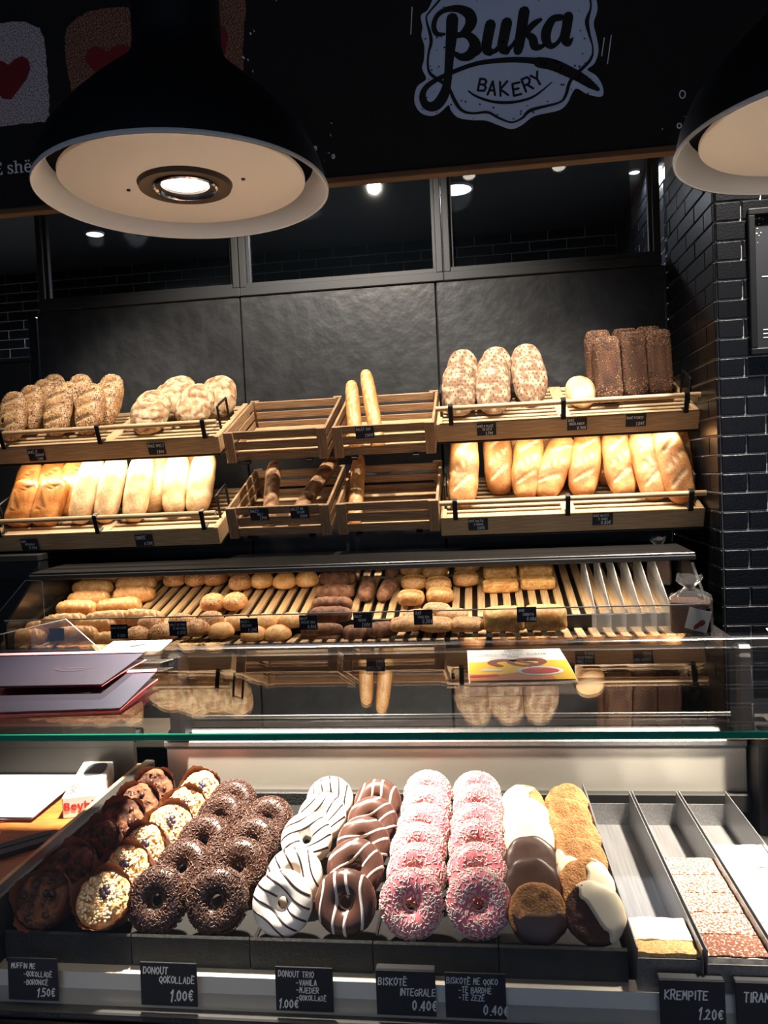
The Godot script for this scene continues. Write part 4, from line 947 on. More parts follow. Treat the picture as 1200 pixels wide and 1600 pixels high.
func pendant(at: Vector3, label: String) -> void:
	var o := thing("pendant_lamp", label, "lamp", at, "black bell pendants over the counter")
	o.scale = Vector3(0.965, 0.965, 0.965)
	var prof := [Vector2(0.25, 0.0), Vector2(0.247, 0.018), Vector2(0.24, 0.045), Vector2(0.222, 0.085), Vector2(0.19, 0.125), Vector2(0.155, 0.16), Vector2(0.122, 0.19), Vector2(0.095, 0.213), Vector2(0.08, 0.235), Vector2(0.076, 0.26), Vector2(0.076, 0.42), Vector2(0.07, 0.44), Vector2(0.02, 0.45)]
	var m := MB.new()
	lathe(m, prof, 72)
	part(o, "shade", m.mesh(), M.lamp_black)
	m = MB.new()
	lathe(m, [Vector2(0.247, 0.002), Vector2(0.2505, 0.0005), Vector2(0.2515, 0.005), Vector2(0.2505, 0.008)], 72)
	lathe(m, [Vector2(0.226, 0.05), Vector2(0.236, 0.02), Vector2(0.247, 0.002)], 72)
	part(o, "shade_lining", m.mesh(), M.lamp_white, Transform3D(), "white inner lip")
	m = MB.new()
	lathe(m, [Vector2(0.058, 0.02), Vector2(0.208, 0.02), Vector2(0.21, 0.022), Vector2(0.21, 0.027)], 72)
	part(o, "diffuser_disc", m.mesh(), M.lamp_disc, Transform3D(), "flat cream disc closing the shade")
	m = MB.new()
	lathe(m, [Vector2(0.042, 0.017), Vector2(0.07, 0.012), Vector2(0.079, 0.012), Vector2(0.082, 0.02)], 48)
	lathe(m, [Vector2(0.042, 0.05), Vector2(0.042, 0.017)], 48)
	part(o, "bulb_ring", m.mesh(), M.lamp_ring)
	m = MB.new()
	lathe(m, [Vector2(0.048, 0.021), Vector2(0.05, 0.012), Vector2(0.053, 0.0095), Vector2(0.056, 0.012)], 48)
	lathe(m, [Vector2(0.04, 0.045), Vector2(0.048, 0.021)], 48)
	part(o, "reflector", m.mesh(), M.chrome)
	m = MB.new()
	lathe(m, [Vector2(0.0001, 0.018), Vector2(0.038, 0.02), Vector2(0.041, 0.024)], 40)
	if not M.has("bulb_glow"):
		glow("bulb_glow", srgb(255, 246, 232), 14.0)
	part(o, "bulb", m.mesh(), M.bulb_glow)
	for x in [-0.105, 0.105]:
		m = MB.new()
		lathe(m, [Vector2(0.0001, 0.0165), Vector2(0.0035, 0.0175), Vector2(0.0035, 0.021)], 12)
		part(o, "screw", m.mesh(), M.black_metal, Vector3(x, 0, 0.0))
	m = MB.new()
	tube(m, [Vector3(0, 0.44, 0), Vector3(0, 3.7 - at.y, 0)], 0.006, 8)
	part(o, "cord", m.mesh(), M.black_metal)
	spot(o, "bulb_beam", Vector3(0, 0.008, 0), Vector3(0, -1, -0.1), PENDANT, 35, 1.0, 0.04, srgb(255, 240, 218))

func build_spots() -> void:
	# track spotlights behind the fascia, turned to the bread wall
	var tr := thing("spotlight_track", "black ceiling track behind the fascia board", "track", Vector3(-0.6, 3.69, -2.95))
	pbox(tr, "rail", Vector3(3.6, 0.03, 0.035), Vector3.ZERO, M.black_metal, 0.003)
	var q := [[-1.75, Vector3(-1.75, 1.85, -3.6)], [-0.6, Vector3(-0.65, 1.95, -3.8)], [0.0, Vector3(0.0, 1.9, -3.6)], [0.55, Vector3(0.45, 1.8, -3.55)]]
	var gm := glow("spot_glow", srgb(255, 244, 224), 10.0)
	for k in 4:
		var at := Vector3(q[k][0], 3.45, -2.95)
		var d: Vector3 = (q[k][1] - at).normalized()
		var o := thing("track_spotlight", "black track spotlight aimed at " + ["the seeded loaves and rye", "the bread crates", "the baguettes and spotted loaves", "the dark loaves and golden wheat loaves"][k], "lamp", at, "track spotlights")
		var b := Basis.looking_at(d, Vector3.UP) * Basis(Vector3.RIGHT, PI / 2)
		var m := MB.new()
		lathe(m, [Vector2(0.0001, 0.15), Vector2(0.045, 0.15), Vector2(0.045, 0.0), Vector2(0.04, 0.0)], 24)
		part(o, "housing", m.mesh(), M.black_metal, Transform3D(b, Vector3.ZERO))
		m = MB.new()
		tube(m, [Vector3(0, 0.02, 0), Vector3(0, 0.225, 0)], 0.008, 8)
		part(o, "stem", m.mesh(), M.black_metal)
		m = MB.new()
		lathe(m, [Vector2(0.0001, 0.004), Vector2(0.04, 0.004)], 24)
		part(o, "lamp_face", m.mesh(), gm, Transform3D(b, Vector3.ZERO))
		spot(o, "lamp_beam", d * 0.02, d, SPOT * [0.6, 1.15, 0.5, 0.6][k], [25.0, 50.0, 24.0, 23.0][k], 0.8, 0.04, srgb(255, 244, 228))

func build_column_lamp() -> void:
	var o := thing("ceiling_spotlight", "small round ceiling spotlight before the tiled column", "lamp", Vector3(1.2, 3.7, -2.75))
	var m := MB.new()
	lathe(m, [Vector2(0.05, -0.03), Vector2(0.055, 0.0)], 32)
	part(o, "lamp_rim", m.mesh(), M.lamp_white)
	m = MB.new()
	lathe(m, [Vector2(0.0001, -0.028), Vector2(0.05, -0.03)], 32)
	part(o, "lamp_face", m.mesh(), M.spot_glow)
	spot(o, "lamp_beam", Vector3(0, -0.045, 0), Vector3(0, -1, -0.12), SPOT * 2.2, 42, 0.8, 0.04, srgb(255, 246, 232))

# ---------------------------------------------------------------- price tags
func price_tag(label: String, at: Vector3, w: float, h: float, lines: Array, tilt := 0.0, group := "", leg := false) -> void:
	# lines: [text, x and y of the first letter as shares of the tag, letter height as share]
	var o := thing("price_tag", label, "price tag", at, group)
	o.rotation.x = tilt
	pbox(o, "board", Vector3(w, h, 0.002), Vector3(0, h * 0.5, 0), M.tag, 0.0005)
	if leg:
		pbox(o, "fold", Vector3(w, 0.003, 0.012), Vector3(0, h, -0.006), M.tag, 0.001)
	if lines.is_empty():
		return
	var m := MB.new()
	for l in lines:
		var u: float = l[3] * h
		chalk(m, l[0], Vector2((l[1] - 0.5) * w, l[2] * h), u, u * 0.16, Transform3D(), 0.0013)
	part(o, "lettering", m.mesh(), M.chalk)

# ---------------------------------------------------------------- shelves and crates
func bread_shelf(at: Vector3, w: float, tilt: float, label: String, handle_side: float) -> void:
	# local frame: y = 0 is the top of the rods, the board climbs towards -z
	var o := thing("bread_shelf", label, "shelf", at, "tilted wooden bread shelves")
	o.rotation.x = tilt
	var d := 0.5
	pbox(o, "front_board", Vector3(w, 0.082, 0.022), Vector3(w * 0.5, -0.036, 0.0), M.pale_x, 0.003)
	pbox(o, "back_board", Vector3(w - 0.05, 0.06, 0.02), Vector3(w * 0.5, -0.035, -d + 0.01), M.pale_x, 0.003)
	for x in [0.0125, w - 0.0125]:
		pbox(o, "side_board", Vector3(0.025, 0.082, d), Vector3(x, -0.036, -d * 0.5 - 0.012), M.pale_z, 0.003)
	pbox(o, "underside", Vector3(w, 0.008, d + 0.02), Vector3(w * 0.5, -0.083, -d * 0.5), M.black_metal, 0.001)
	pbox(o, "divider", Vector3(0.055, 0.02, d - 0.02), Vector3(w * 0.5, -0.008, -d * 0.5), M.pale_z, 0.003)
	pbox(o, "front_plank", Vector3(w - 0.05, 0.012, 0.05), Vector3(w * 0.5, -0.012, -0.037), M.pale_x, 0.002)
	var m := MB.new()
	tube(m, [Vector3(0.025, 0, 0), Vector3(w - 0.025, 0, 0)], 0.009, 10)
	var rod := m.mesh()
	for k in 8:
		part(o, "rod", rod, M.pale_x, Vector3(0, -0.009, -0.085 - 0.052 * k))
	m = MB.new()
	tube(m, [Vector3(0.0, 0, 0), Vector3(w, 0, 0)], 0.0115, 12)
	part(o, "rail", m.mesh(), M.pale_x, Vector3(0, 0.072, 0.004))
	for x in [0.065, w * 0.5 - 0.01, w - 0.06]:
		m = MB.new()
		cbox(m, Vector3(0.02, 0.085, 0.005), 0.001, Transform3D(Basis(), Vector3(x, 0.042, 0.0195)))
		cbox(m, Vector3(0.02, 0.005, 0.03), 0.001, Transform3D(Basis(), Vector3(x, 0.0865, 0.006)))
		cbox(m, Vector3(0.02, 0.005, 0.05), 0.001, Transform3D(Basis(), Vector3(x, 0.0085, -0.003)))
		part(o, "rail_bracket", m.mesh(), M.black_metal)
	for x in [0.02, w - 0.02]:
		m = MB.new()
		tube(m, smooth([Vector3(x, 0.0, -0.1), Vector3(x, 0.1, -0.1), Vector3(x, 0.112, -0.115), Vector3(x, 0.112, -0.225), Vector3(x, 0.1, -0.24), Vector3(x, 0.0, -0.24)], 3), 0.006, 8)
		part(o, "end_handle", m.mesh(), M.black_metal)

func crate(at: Vector3, w: float, tilt: float, label: String) -> void:
	# local frame: front bottom corner at the origin
	var o := thing("wooden_crate", label, "crate", at, "slatted wooden bread crates")
	o.rotation.x = tilt
	var d := 0.51
	var h := 0.142
	for x in [0.022, w - 0.022]:
		for z in [-0.008, -d + 0.008]:
			pbox(o, "corner_post", Vector3(0.044, h + 0.004, 0.016), Vector3(x, h * 0.5, z), M.crate_y, 0.0025)
	for k in 3:
		var y := 0.02 + k * 0.051
		pbox(o, "front_slat", Vector3(w - 0.05, 0.036, 0.012), Vector3(w * 0.5, y, -0.022), M.crate_x, 0.002)
		pbox(o, "back_slat", Vector3(w - 0.05, 0.036, 0.012), Vector3(w * 0.5, y, -d + 0.022), M.crate_x, 0.002)
		for x in [0.007, w - 0.007]:
			pbox(o, "side_slat", Vector3(0.012, 0.036, d - 0.035), Vector3(x, y, -d * 0.5), M.crate_z, 0.002)
	for k in 5:
		pbox(o, "floor_plank", Vector3(w - 0.03, 0.01, 0.07), Vector3(w * 0.5, 0.006, -0.065 - k * 0.094), M.pale_x, 0.002)
	for x in [0.09, w - 0.09]:
		pbox(o, "wall_clip", Vector3(0.03, 0.012, 0.03), Vector3(x, -0.007, -0.012), M.black_metal, 0.002)

func build_shelves() -> void:
	var tu := deg_to_rad(21.5)
	var tl := deg_to_rad(20.3)
	bread_shelf(Vector3(-2.27, 1.812, -3.432), 1.1, tu, "upper wooden bread shelf holding the seeded loaves and cracked rye", 1.0)
	bread_shelf(Vector3(-0.185, 1.812, -3.432), 1.105, tu, "upper wooden bread shelf holding the spotted loaves and dark tin loaves", -1.0)
	bread_shelf(Vector3(-2.26, 1.405, -3.342), 1.095, tl, "lower wooden bread shelf holding the milk loaves and white oval loaves", 1.0)
	bread_shelf(Vector3(-0.18, 1.405, -3.342), 1.085, tl, "lower wooden bread shelf holding the golden wheat loaves", -1.0)
	crate(Vector3(-1.145, 1.69, -3.455), 0.47, tu, "empty slatted wooden crate above the dark twisted baguettes")
	crate(Vector3(-0.648, 1.69, -3.455), 0.455, tu, "slatted wooden crate holding two golden baguettes")
	crate(Vector3(-1.122, 1.352, -3.362), 0.462, tl, "slatted wooden crate holding two floury twisted baguettes")
	crate(Vector3(-0.63, 1.352, -3.362), 0.445, tl, "slatted wooden crate holding a single brown baguette")
	# wall battens that carry shelves and crates
	for q in [[-1.72, "steel wall bracket behind the shelves of seeded loaves"], [0.36, "steel wall bracket behind the shelves of wheat loaves"], [-0.66, "steel wall bracket behind the four crates"]]:
		var b := thing("wall_bracket", q[1], "bracket", Vector3(q[0], 0, -3.93), "black wall brackets")
		pbox(b, "upright", Vector3(0.04, 0.5, 0.03), Vector3(0, 1.66, 0), M.black_metal, 0.002)
		for y in [1.905, 1.515]:
			pbox(b, "arm", Vector3(0.03, 0.025, 0.14), Vector3(0, y, 0.07), M.black_metal, 0.002)
	# light strips under the front edge of the upper shelves
	var gm := glow("strip_glow", srgb(255, 238, 212), 5.0)
	for q in [[-2.2, 1.0, 0.9, "warm light strip under the upper shelf over the white oval loaves"], [-0.11, 0.95, 0.5, "warm light strip under the upper shelf over the golden wheat loaves"]]:
		var s := thing("light_strip", q[3], "light", Vector3(q[0] + q[1] * 0.5, 1.7425, -3.474), "light strips under the upper shelves")
		pbox(s, "housing", Vector3(q[1], 0.01, 0.018), Vector3(0, 0.003, 0), M.black_metal, 0.001)
		pbox(s, "strip_face", Vector3(q[1], 0.003, 0.014), Vector3(0, -0.0035, 0), gm, 0.0)
		area(s, "strip_beam", Vector3(0, -0.008, 0), Vector3(0, -1, -0.5), Vector2(q[1], 0.014), STRIP * q[2], srgb(255, 238, 212))
	var g := "price tags on the shelves"
	var tilt := tu
	# tags hang on the tilted front boards
	for q in [[Vector3(-2.053, 1.745, -3.437), [["BUKË TË", 0.06, 0.68, 0.2], ["ZBARDHË", 0.42, 0.42, 0.18], ["1.30€", 0.5, 0.08, 0.2]], "chalk price tag below the seeded loaves"],
			[Vector3(-1.466, 1.745, -3.437), [["BUKË SPELT", 0.05, 0.66, 0.22], ["1.80€", 0.48, 0.14, 0.24]], "chalk price tag below the cracked rye loaves"],
			[Vector3(0.031, 1.755, -3.437), [["BUKË E PLOTË", 0.04, 0.68, 0.17], ["DE KETZ", 0.3, 0.42, 0.17], ["1.70€", 0.45, 0.08, 0.22]], "chalk price tag below the spotted flour loaves"],
			[Vector3(0.415, 1.757, -3.437), [["BUKË", 0.06, 0.72, 0.18], ["OBERLANDER", 0.1, 0.44, 0.18], ["0.90€", 0.5, 0.08, 0.24]], "chalk price tag below the small round bun"],
			[Vector3(0.659, 1.76, -3.437), [["BUKË FITNESI", 0.04, 0.62, 0.18], ["1.80€", 0.5, 0.12, 0.24]], "chalk price tag below the dark grain loaves"]]:
		price_tag(q[2], q[0], 0.083, 0.056, q[1], tilt, g)
	for q in [[Vector3(-2.063, 1.333, -3.347), [["BUKË", 0.06, 0.72, 0.18], ["INTEGRALE", 0.25, 0.46, 0.16], ["0.90€", 0.45, 0.1, 0.24]], "chalk price tag below the brown milk loaves"],
			[Vector3(-1.513, 1.333, -3.347), [["SIMITE", 0.05, 0.62, 0.28], ["0.50€", 0.48, 0.12, 0.26]], "chalk price tag below the white oval loaves"],
			[Vector3(-0.021, 1.35, -3.347), [["BUKË MALËSI", 0.04, 0.7, 0.17], ["E MADHE", 0.3, 0.42, 0.17], ["1.00€", 0.45, 0.1, 0.22]], "chalk price tag below the wheat loaf by the crates"],
			[Vector3(0.495, 1.353, -3.347), [["BUKË MALËSI", 0.04, 0.7, 0.17], ["E VOGEL", 0.3, 0.42, 0.17], ["0.80€", 0.42, 0.08, 0.26]], "chalk price tag below the middle of the wheat loaves"]]:
		price_tag(q[2], q[0], 0.083, 0.056, q[1], tl, g)
	for q in [[Vector3(-0.498, 1.768, -3.408), [["BALET 300", 0.06, 0.64, 0.2], ["1.00€", 0.5, 0.14, 0.24]], "chalk price tag on the crate of golden baguettes", tu],
			[Vector3(-0.967, 1.43, -3.322), [["BALET", 0.06, 0.68, 0.2], ["MALT", 0.4, 0.42, 0.18], ["1.00€", 0.5, 0.1, 0.22]], "chalk price tag on the crate below the upright floury baguette", tl],
			[Vector3(-0.787, 1.432, -3.322), [["BALET ME", 0.06, 0.68, 0.2], ["SUSAM", 0.36, 0.42, 0.18], ["1.00€", 0.5, 0.1, 0.22]], "chalk price tag on the crate below the slanting floury baguette", tl]]:
		price_tag(q[2], q[0], 0.083, 0.058, q[1], q[3], g)

# ---------------------------------------------------------------- rear display case
func build_rear_case() -> void:
	var bench := thing("back_bench", "dark bench under the rear display case", "bench", Vector3(-0.7, 0, -3.3))
	pbox(bench, "body", Vector3(2.82, 0.92, 0.9), Vector3(0.18, 0.46, 0), M.black_metal, 0.004)
	pbox(bench, "top", Vector3(2.83, 0.03, 0.96), Vector3(0.18, 0.935, 0), M.frame_grey, 0.004)
	var o := thing("rear_display_case", "slatted rear display case with dark lid, full of rolls", "display case", Vector3(0, 0.95, 0))
	var x0 := -1.9
	var x1 := 0.785
	var w := x1 - x0
	var mx := (x0 + x1) * 0.5
	pbox(o, "base", Vector3(w, 0.022, 0.86), Vector3(mx, 0.011, -3.29), M.black_metal, 0.002)
	# lid: a dark board that rises to the wall
	var t := Transform3D(Basis(Vector3.RIGHT, deg_to_rad(1.5)), Vector3(mx, 0.301, -3.275))
	part(o, "lid", box_mesh(Vector3(w + 0.02, 0.022, 0.4), 0.003), M.lid, t)
	pbox(o, "lid_edge", Vector3(w + 0.02, 0.02, 0.02), Vector3(mx, 0.288, -3.075), M.frame_grey, 0.003)
	pbox(o, "back", Vector3(w, 0.27, 0.015), Vector3(mx, 0.155, -3.72), M.black_metal, 0.002)
	for x in [x0 + 0.006, x1 - 0.006]:
		var m := MB.new()
		plate(m, PackedVector2Array([Vector2(2.86, 0.022), Vector2(2.86, 0.13), Vector2(3.08, 0.28), Vector2(3.46, 0.288), Vector2(3.72, 0.288), Vector2(3.72, 0.022)]), -0.005, 0.005, Transform3D(Basis(Vector3(0, 0, -1), Vector3(0, 1, 0), Vector3(1, 0, 0)), Vector3(x, 0, 0)))
		part(o, "side_panel", m.mesh(), M.black_gloss)
	# slanting slatted floor
	var a := deg_to_rad(13.8)
	t = Transform3D(Basis(Vector3.RIGHT, a), Vector3(0, 0.085, -3.05))
	part(o, "slat_bed", box_mesh(Vector3(w - 0.03, 0.01, 0.56), 0.0), M.black_metal, t * Transform3D(Basis(), Vector3(mx, -0.022, -0.29)))
	var n := int((w - 0.1) / 0.052)
	for k in n:
		part(o, "slat", box_mesh(Vector3(0.03, 0.016, 0.56), 0.002), M.wood_z, t * Transform3D(Basis(), Vector3(x0 + 0.06 + k * 0.052, -0.009, -0.28)))
	pbox(o, "step_board", Vector3(w - 0.03, 0.06, 0.015), Vector3(mx, 0.055, -3.045), M.black_metal, 0.002)
	for k in n:
		pbox(o, "lower_slat", Vector3(0.03, 0.012, 0.16), Vector3(x0 + 0.06 + k * 0.052, 0.029, -2.955), M.pale_z, 0.002)
	pbox(o, "front_glass", Vector3(w, 0.125, 0.005), Vector3(mx, 0.08, -2.865), M.glass, 0.0)
	pbox(o, "glass_rim", Vector3(w, 0.004, 0.006), Vector3(mx, 0.144, -2.865), M.acrylic_edge, 0.0)
	# light under the lid
	var s := thing("case_light", "warm light strip under the lid of the rear display case", "light", Vector3(mx, 1.2275, -3.11))
	pbox(s, "housing", Vector3(w - 0.1, 0.012, 0.03), Vector3(0, 0.006, 0), M.black_metal, 0.001)
	pbox(s, "strip_face", Vector3(w - 0.1, 0.003, 0.016), Vector3(0, -0.002, 0), M.strip_glow, 0.0)
	area(s, "strip_beam", Vector3(0, -0.006, 0), Vector3(0, -1, 0.0), Vector2(w - 0.1, 0.016), STRIP * 0.65, srgb(255, 238, 212))
	# tags clipped to the low glass
	var g := "price tags on the low glass"
	price_tag("blank dark tag on the low glass before the white batons", Vector3(-1.678, 1.012, -2.858), 0.062, 0.05, [], 0.0, g)
	for q in [[-1.419, 1.015, [["BALET ME SUSAM", 0.05, 0.7, 0.13], ["0.30€", 0.4, 0.12, 0.2]], "chalk tag on the low glass between batons and seeded rolls"],
			[-1.18, 1.022, [["BALET ME FARA", 0.06, 0.7, 0.14], ["TË NDRYSHME", 0.2, 0.44, 0.14], ["0.35€", 0.45, 0.1, 0.22]], "chalk tag on the low glass before the seeded rolls"],
			[-0.898, 1.027, [["BALET I", 0.06, 0.7, 0.15], ["QELESHIT", 0.1, 0.44, 0.15], ["0.30€", 0.45, 0.1, 0.22]], "chalk tag on the low glass before the plain rolls"],
			[-0.667, 1.034, [["BALET", 0.06, 0.7, 0.16], ["PATATE 100G", 0.1, 0.44, 0.15], ["0.40€", 0.45, 0.1, 0.22]], "chalk tag on the low glass before the dark rye fingers"],
			[-0.46, 1.037, [["BALET", 0.06, 0.7, 0.16], ["THEKER", 0.24, 0.44, 0.15], ["1.00€", 0.45, 0.1, 0.22]], "chalk tag on the low glass before the brown baguettes"],
			[-0.233, 1.044, [["BUKË", 0.1, 0.7, 0.16], ["TOMALSEN", 0.2, 0.44, 0.15], ["0.30€", 0.45, 0.1, 0.24]], "chalk tag on the low glass before the poppy seed buns"],
			[0.144, 1.045, [["BUKË", 0.1, 0.7, 0.15], ["CIABATTA", 0.3, 0.44, 0.15], ["0.60€", 0.5, 0.1, 0.22]], "chalk tag on the low glass before the ciabatta rolls"]]:
		price_tag(q[3], Vector3(q[0], q[1], -2.858), 0.07, 0.056, q[2], 0.0, g)
	# acrylic bin with upright dividers
	var b := thing("acrylic_bin", "empty clear acrylic bin with upright dividers beside the ciabatta", "bin", Vector3(0.54, 0.986, -3.14))
	for k in 6:
		var m := MB.new()
		plate(m, PackedVector2Array([Vector2(-0.2, 0.0), Vector2(-0.2, 0.085), Vector2(-0.16, 0.1), Vector2(0.06, 0.225), Vector2(0.2, 0.235), Vector2(0.2, 0.13), Vector2(0.02, 0.055), Vector2(-0.05, 0.0)]), -0.002, 0.002, Transform3D(Basis(Vector3(0, 0, -1), Vector3(0, 1, 0), Vector3(1, 0, 0)), Vector3(-0.14 + k * 0.054, 0.0, 0)))
		var dv := part(b, "divider", m.mesh(), M.acrylic)
		m = MB.new()
		tube(m, [Vector3(-0.14 + k * 0.054, 0.085, 0.2), Vector3(-0.14 + k * 0.054, 0.1, 0.16), Vector3(-0.14 + k * 0.054, 0.225, -0.06)], 0.0016, 6)
		part(dv, "divider_edge", m.mesh(), M.acrylic_edge)
	pbox(b, "front", Vector3(0.3, 0.085, 0.004), Vector3(-0.005, 0.043, 0.203), M.acrylic, 0.0)
	# bagged bread at the end of the case
	bagged_bread(Vector3(0.735, 0.985, -2.93), 0.15, 0.125, 0.1, true, "clear bag of sliced brown bread with a white label by the tiled column")
	bagged_bread(Vector3(0.722, 1.1, -3.36), 0.1, 0.12, 0.1, false, "clear bag of brown bread at the rear corner under the lid")
	# boards and clear side plates past the end of the case
	var c := thing("side_counter", "dark grey counter edge past the end of the rear case", "counter", Vector3(-2.4, 0, -3.5))
	pbox(c, "top", Vector3(0.85, 0.03, 0.5), Vector3(0, 1.305, 0), M.steel_dark, 0.003)
	pbox(c, "apron", Vector3(0.84, 0.08, 0.47), Vector3(0, 1.25, 0), M.frame_grey, 0.003)
	pbox(c, "body", Vector3(0.8, 1.21, 0.4), Vector3(0, 0.605, -0.03), M.black_metal, 0.003)
	var k1 := thing("clear_side_plate", "clear triangular acrylic plate at the end of the rear case", "plate", Vector3(-1.86, 0.95, -2.85))
	clear_plate(k1, [Vector2(-0.2, 0.0), Vector2(0.14, 0.0), Vector2(0.14, 0.3), Vector2(0.07, 0.305), Vector2(-0.2, 0.03)])

func clear_plate(o: Node3D, pts: Array) -> void:
	var m := MB.new()
	var q := PackedVector2Array()
	for p in pts:
		q.append(p)
	plate(m, q, -0.002, 0.002)
	part(o, "sheet", m.mesh(), M.glass)
	m = MB.new()
	for i in range(1, pts.size() - 1):
		tube(m, [Vector3(pts[i].x, pts[i].y, 0), Vector3(pts[i + 1].x, pts[i + 1].y, 0)], 0.001, 6)
	part(o, "polished_edge", m.mesh(), M.acrylic_edge)

func bagged_bread(at: Vector3, w: float, h: float, d: float, with_label: bool, label: String) -> void:
	var o := thing("bagged_bread", label, "bread", at, "bagged bread")
	o.rotation.y = -0.25
	var n := 7
	for k in n:
		var t := d * 0.98 / n
		part(o, "slice", box_mesh(Vector3(w * 0.92, h * 0.92, t * 0.86), 0.006), M.bag_bread, Transform3D(Basis(Vector3.BACK, rng.randf_range(-0.02, 0.02)), Vector3(rng.randf_range(-0.002, 0.002), h * 0.48, -d * 0.5 + t * (k + 0.5))))
	var rows := []
	var nz := FastNoiseLite.new()
	nz.seed = 5
	nz.frequency = 28.0
	for i in 20:
		var f := i / 19.0
		var row := PackedVector3Array()
		var neck := 1.0
		var y := f * 1.62 * h
		if f > 0.6:
			var q := (f - 0.6) / 0.4
			neck = lerpf(1.0, 0.2, smoothstep(0.0, 0.45, q)) if q < 0.45 else lerpf(0.2, 0.62, smoothstep(0.45, 1.0, q))
		for k in 40:
			var a := TAU * k / 40
			var e := Vector2(signf(cos(a)) * pow(absf(cos(a)), 0.3), signf(sin(a)) * pow(absf(sin(a)), 0.3))
			var p := Vector3(e.x * w * 0.5 * neck, y, e.y * d * 0.56 * neck)
			var s := (0.003 if f < 0.6 else 0.016)
			row.append(p + Vector3(nz.get_noise_3dv(p * 1.0), nz.get_noise_3dv(p + Vector3(3, 0, 0)) * 1.2, nz.get_noise_3dv(p + Vector3(0, 7, 0))) * s)
		rows.append(row)
	var m := MB.new()
	grid(m, rows, true, null, 0)
	part(o, "bag", m.mesh(), M.film, Transform3D(), "crinkled clear plastic bag tied at the top")
	if with_label:
		var st := pbox(o, "label", Vector3(w * 0.5, h * 0.62, 0.001), Vector3(w * 0.16, h * 0.42, d * 0.56 + 0.004), M.paper, 0.0)
		st.rotation.z = -0.25
		m = MB.new()
		for q in [[0.02, -0.01, 0.02], [0.0, -0.024, 0.016], [-0.006, -0.03, 0.012]]:
			stroke(m, [Vector3(q[0] * 0.6, q[1], q[2]), Vector3(q[0] * 0.6 + 0.004, q[1] + 0.006, q[2])], Transform3D(), 0.0008)
		part(st, "print", m.mesh(), M.print_brown)

# ---------------------------------------------------------------- bread
func spow(x: float, e: float) -> float:
	return signf(x) * pow(absf(x), e)

func loaf_rows(L: float, W: float, T: float, e1: float, e2: float, under: float, sd: int, amp: float, freq: float, nu := 52, nv := 40) -> Array:
	# a loaf with its long axis on y, its width on x, its crust towards +z
	var nz := FastNoiseLite.new()
	nz.seed = sd
	nz.frequency = freq
	nz.fractal_octaves = 3
	var rows := []
	for i in nu + 1:
		var ph := PI * (float(i) / nu - 0.5)
		var row := PackedVector3Array()
		var r := pow(maxf(cos(ph), 0.0), e1)
		var y := L * 0.5 * spow(sin(ph), e1)
		for k in nv:
			var th := TAU * k / nv
			var p := Vector3(W * 0.5 * r * spow(cos(th), e2), y, T * 0.5 * r * spow(sin(th), e2))
			if p.z < 0.0:
				p.z *= under
			var d := nz.get_noise_3dv(p) * amp
			var nn := Vector3(p.x / (W * W), p.y / (L * L), p.z / (T * T))
			row.append(p + nn.normalized() * d if i > 0 and i < nu else Vector3(0, y, 0))
		rows.append(row)
	return rows

func score(rows: Array, cols: Array, cuts: Array, depth: float, pale: Color, ear: Color, T: float) -> void:
	# slashes in the crust: [y, slope, half width, half length]
	for i in rows.size():
		for k in rows[i].size():
			var p: Vector3 = rows[i][k]
			if p.z < T * 0.08:
				continue
			for c in cuts:
				if absf(p.x) > c[3]:
					continue
				var end: float = smoothstep(1.0, 0.6, absf(p.x) / c[3])
				var s: float = (p.y - c[0] - c[1] * p.x) / c[2]
				if absf(s) < 1.0:
					var q: float = (1.0 - s * s) * end
					rows[i][k].z -= depth * q
					cols[i][k] = cols[i][k].lerp(pale, clampf(q * 1.3, 0.0, 1.0))
				elif s > 0.0 and s < 2.2:
					rows[i][k].z += depth * 0.5 * end * (1.0 - absf(s - 1.6) / 0.6 if absf(s - 1.6) < 0.6 else 0.0)
					cols[i][k] = cols[i][k].lerp(ear, 0.5 * end * maxf(0.0, 1.0 - absf(s - 1.5)))

func crust_cols(rows: Array, sd: int, freq: float, a: Color, b: Color, lo := -0.35, hi := 0.35) -> Array:
	var nz := FastNoiseLite.new()
	nz.seed = sd
	nz.frequency = freq
	nz.fractal_octaves = 4
	var cols := []
	for r in rows:
		var c := PackedColorArray()
		for p in r:
			c.append(a.lerp(b, smoothstep(lo, hi, nz.get_noise_3dv(p))))
		cols.append(c)
	return cols

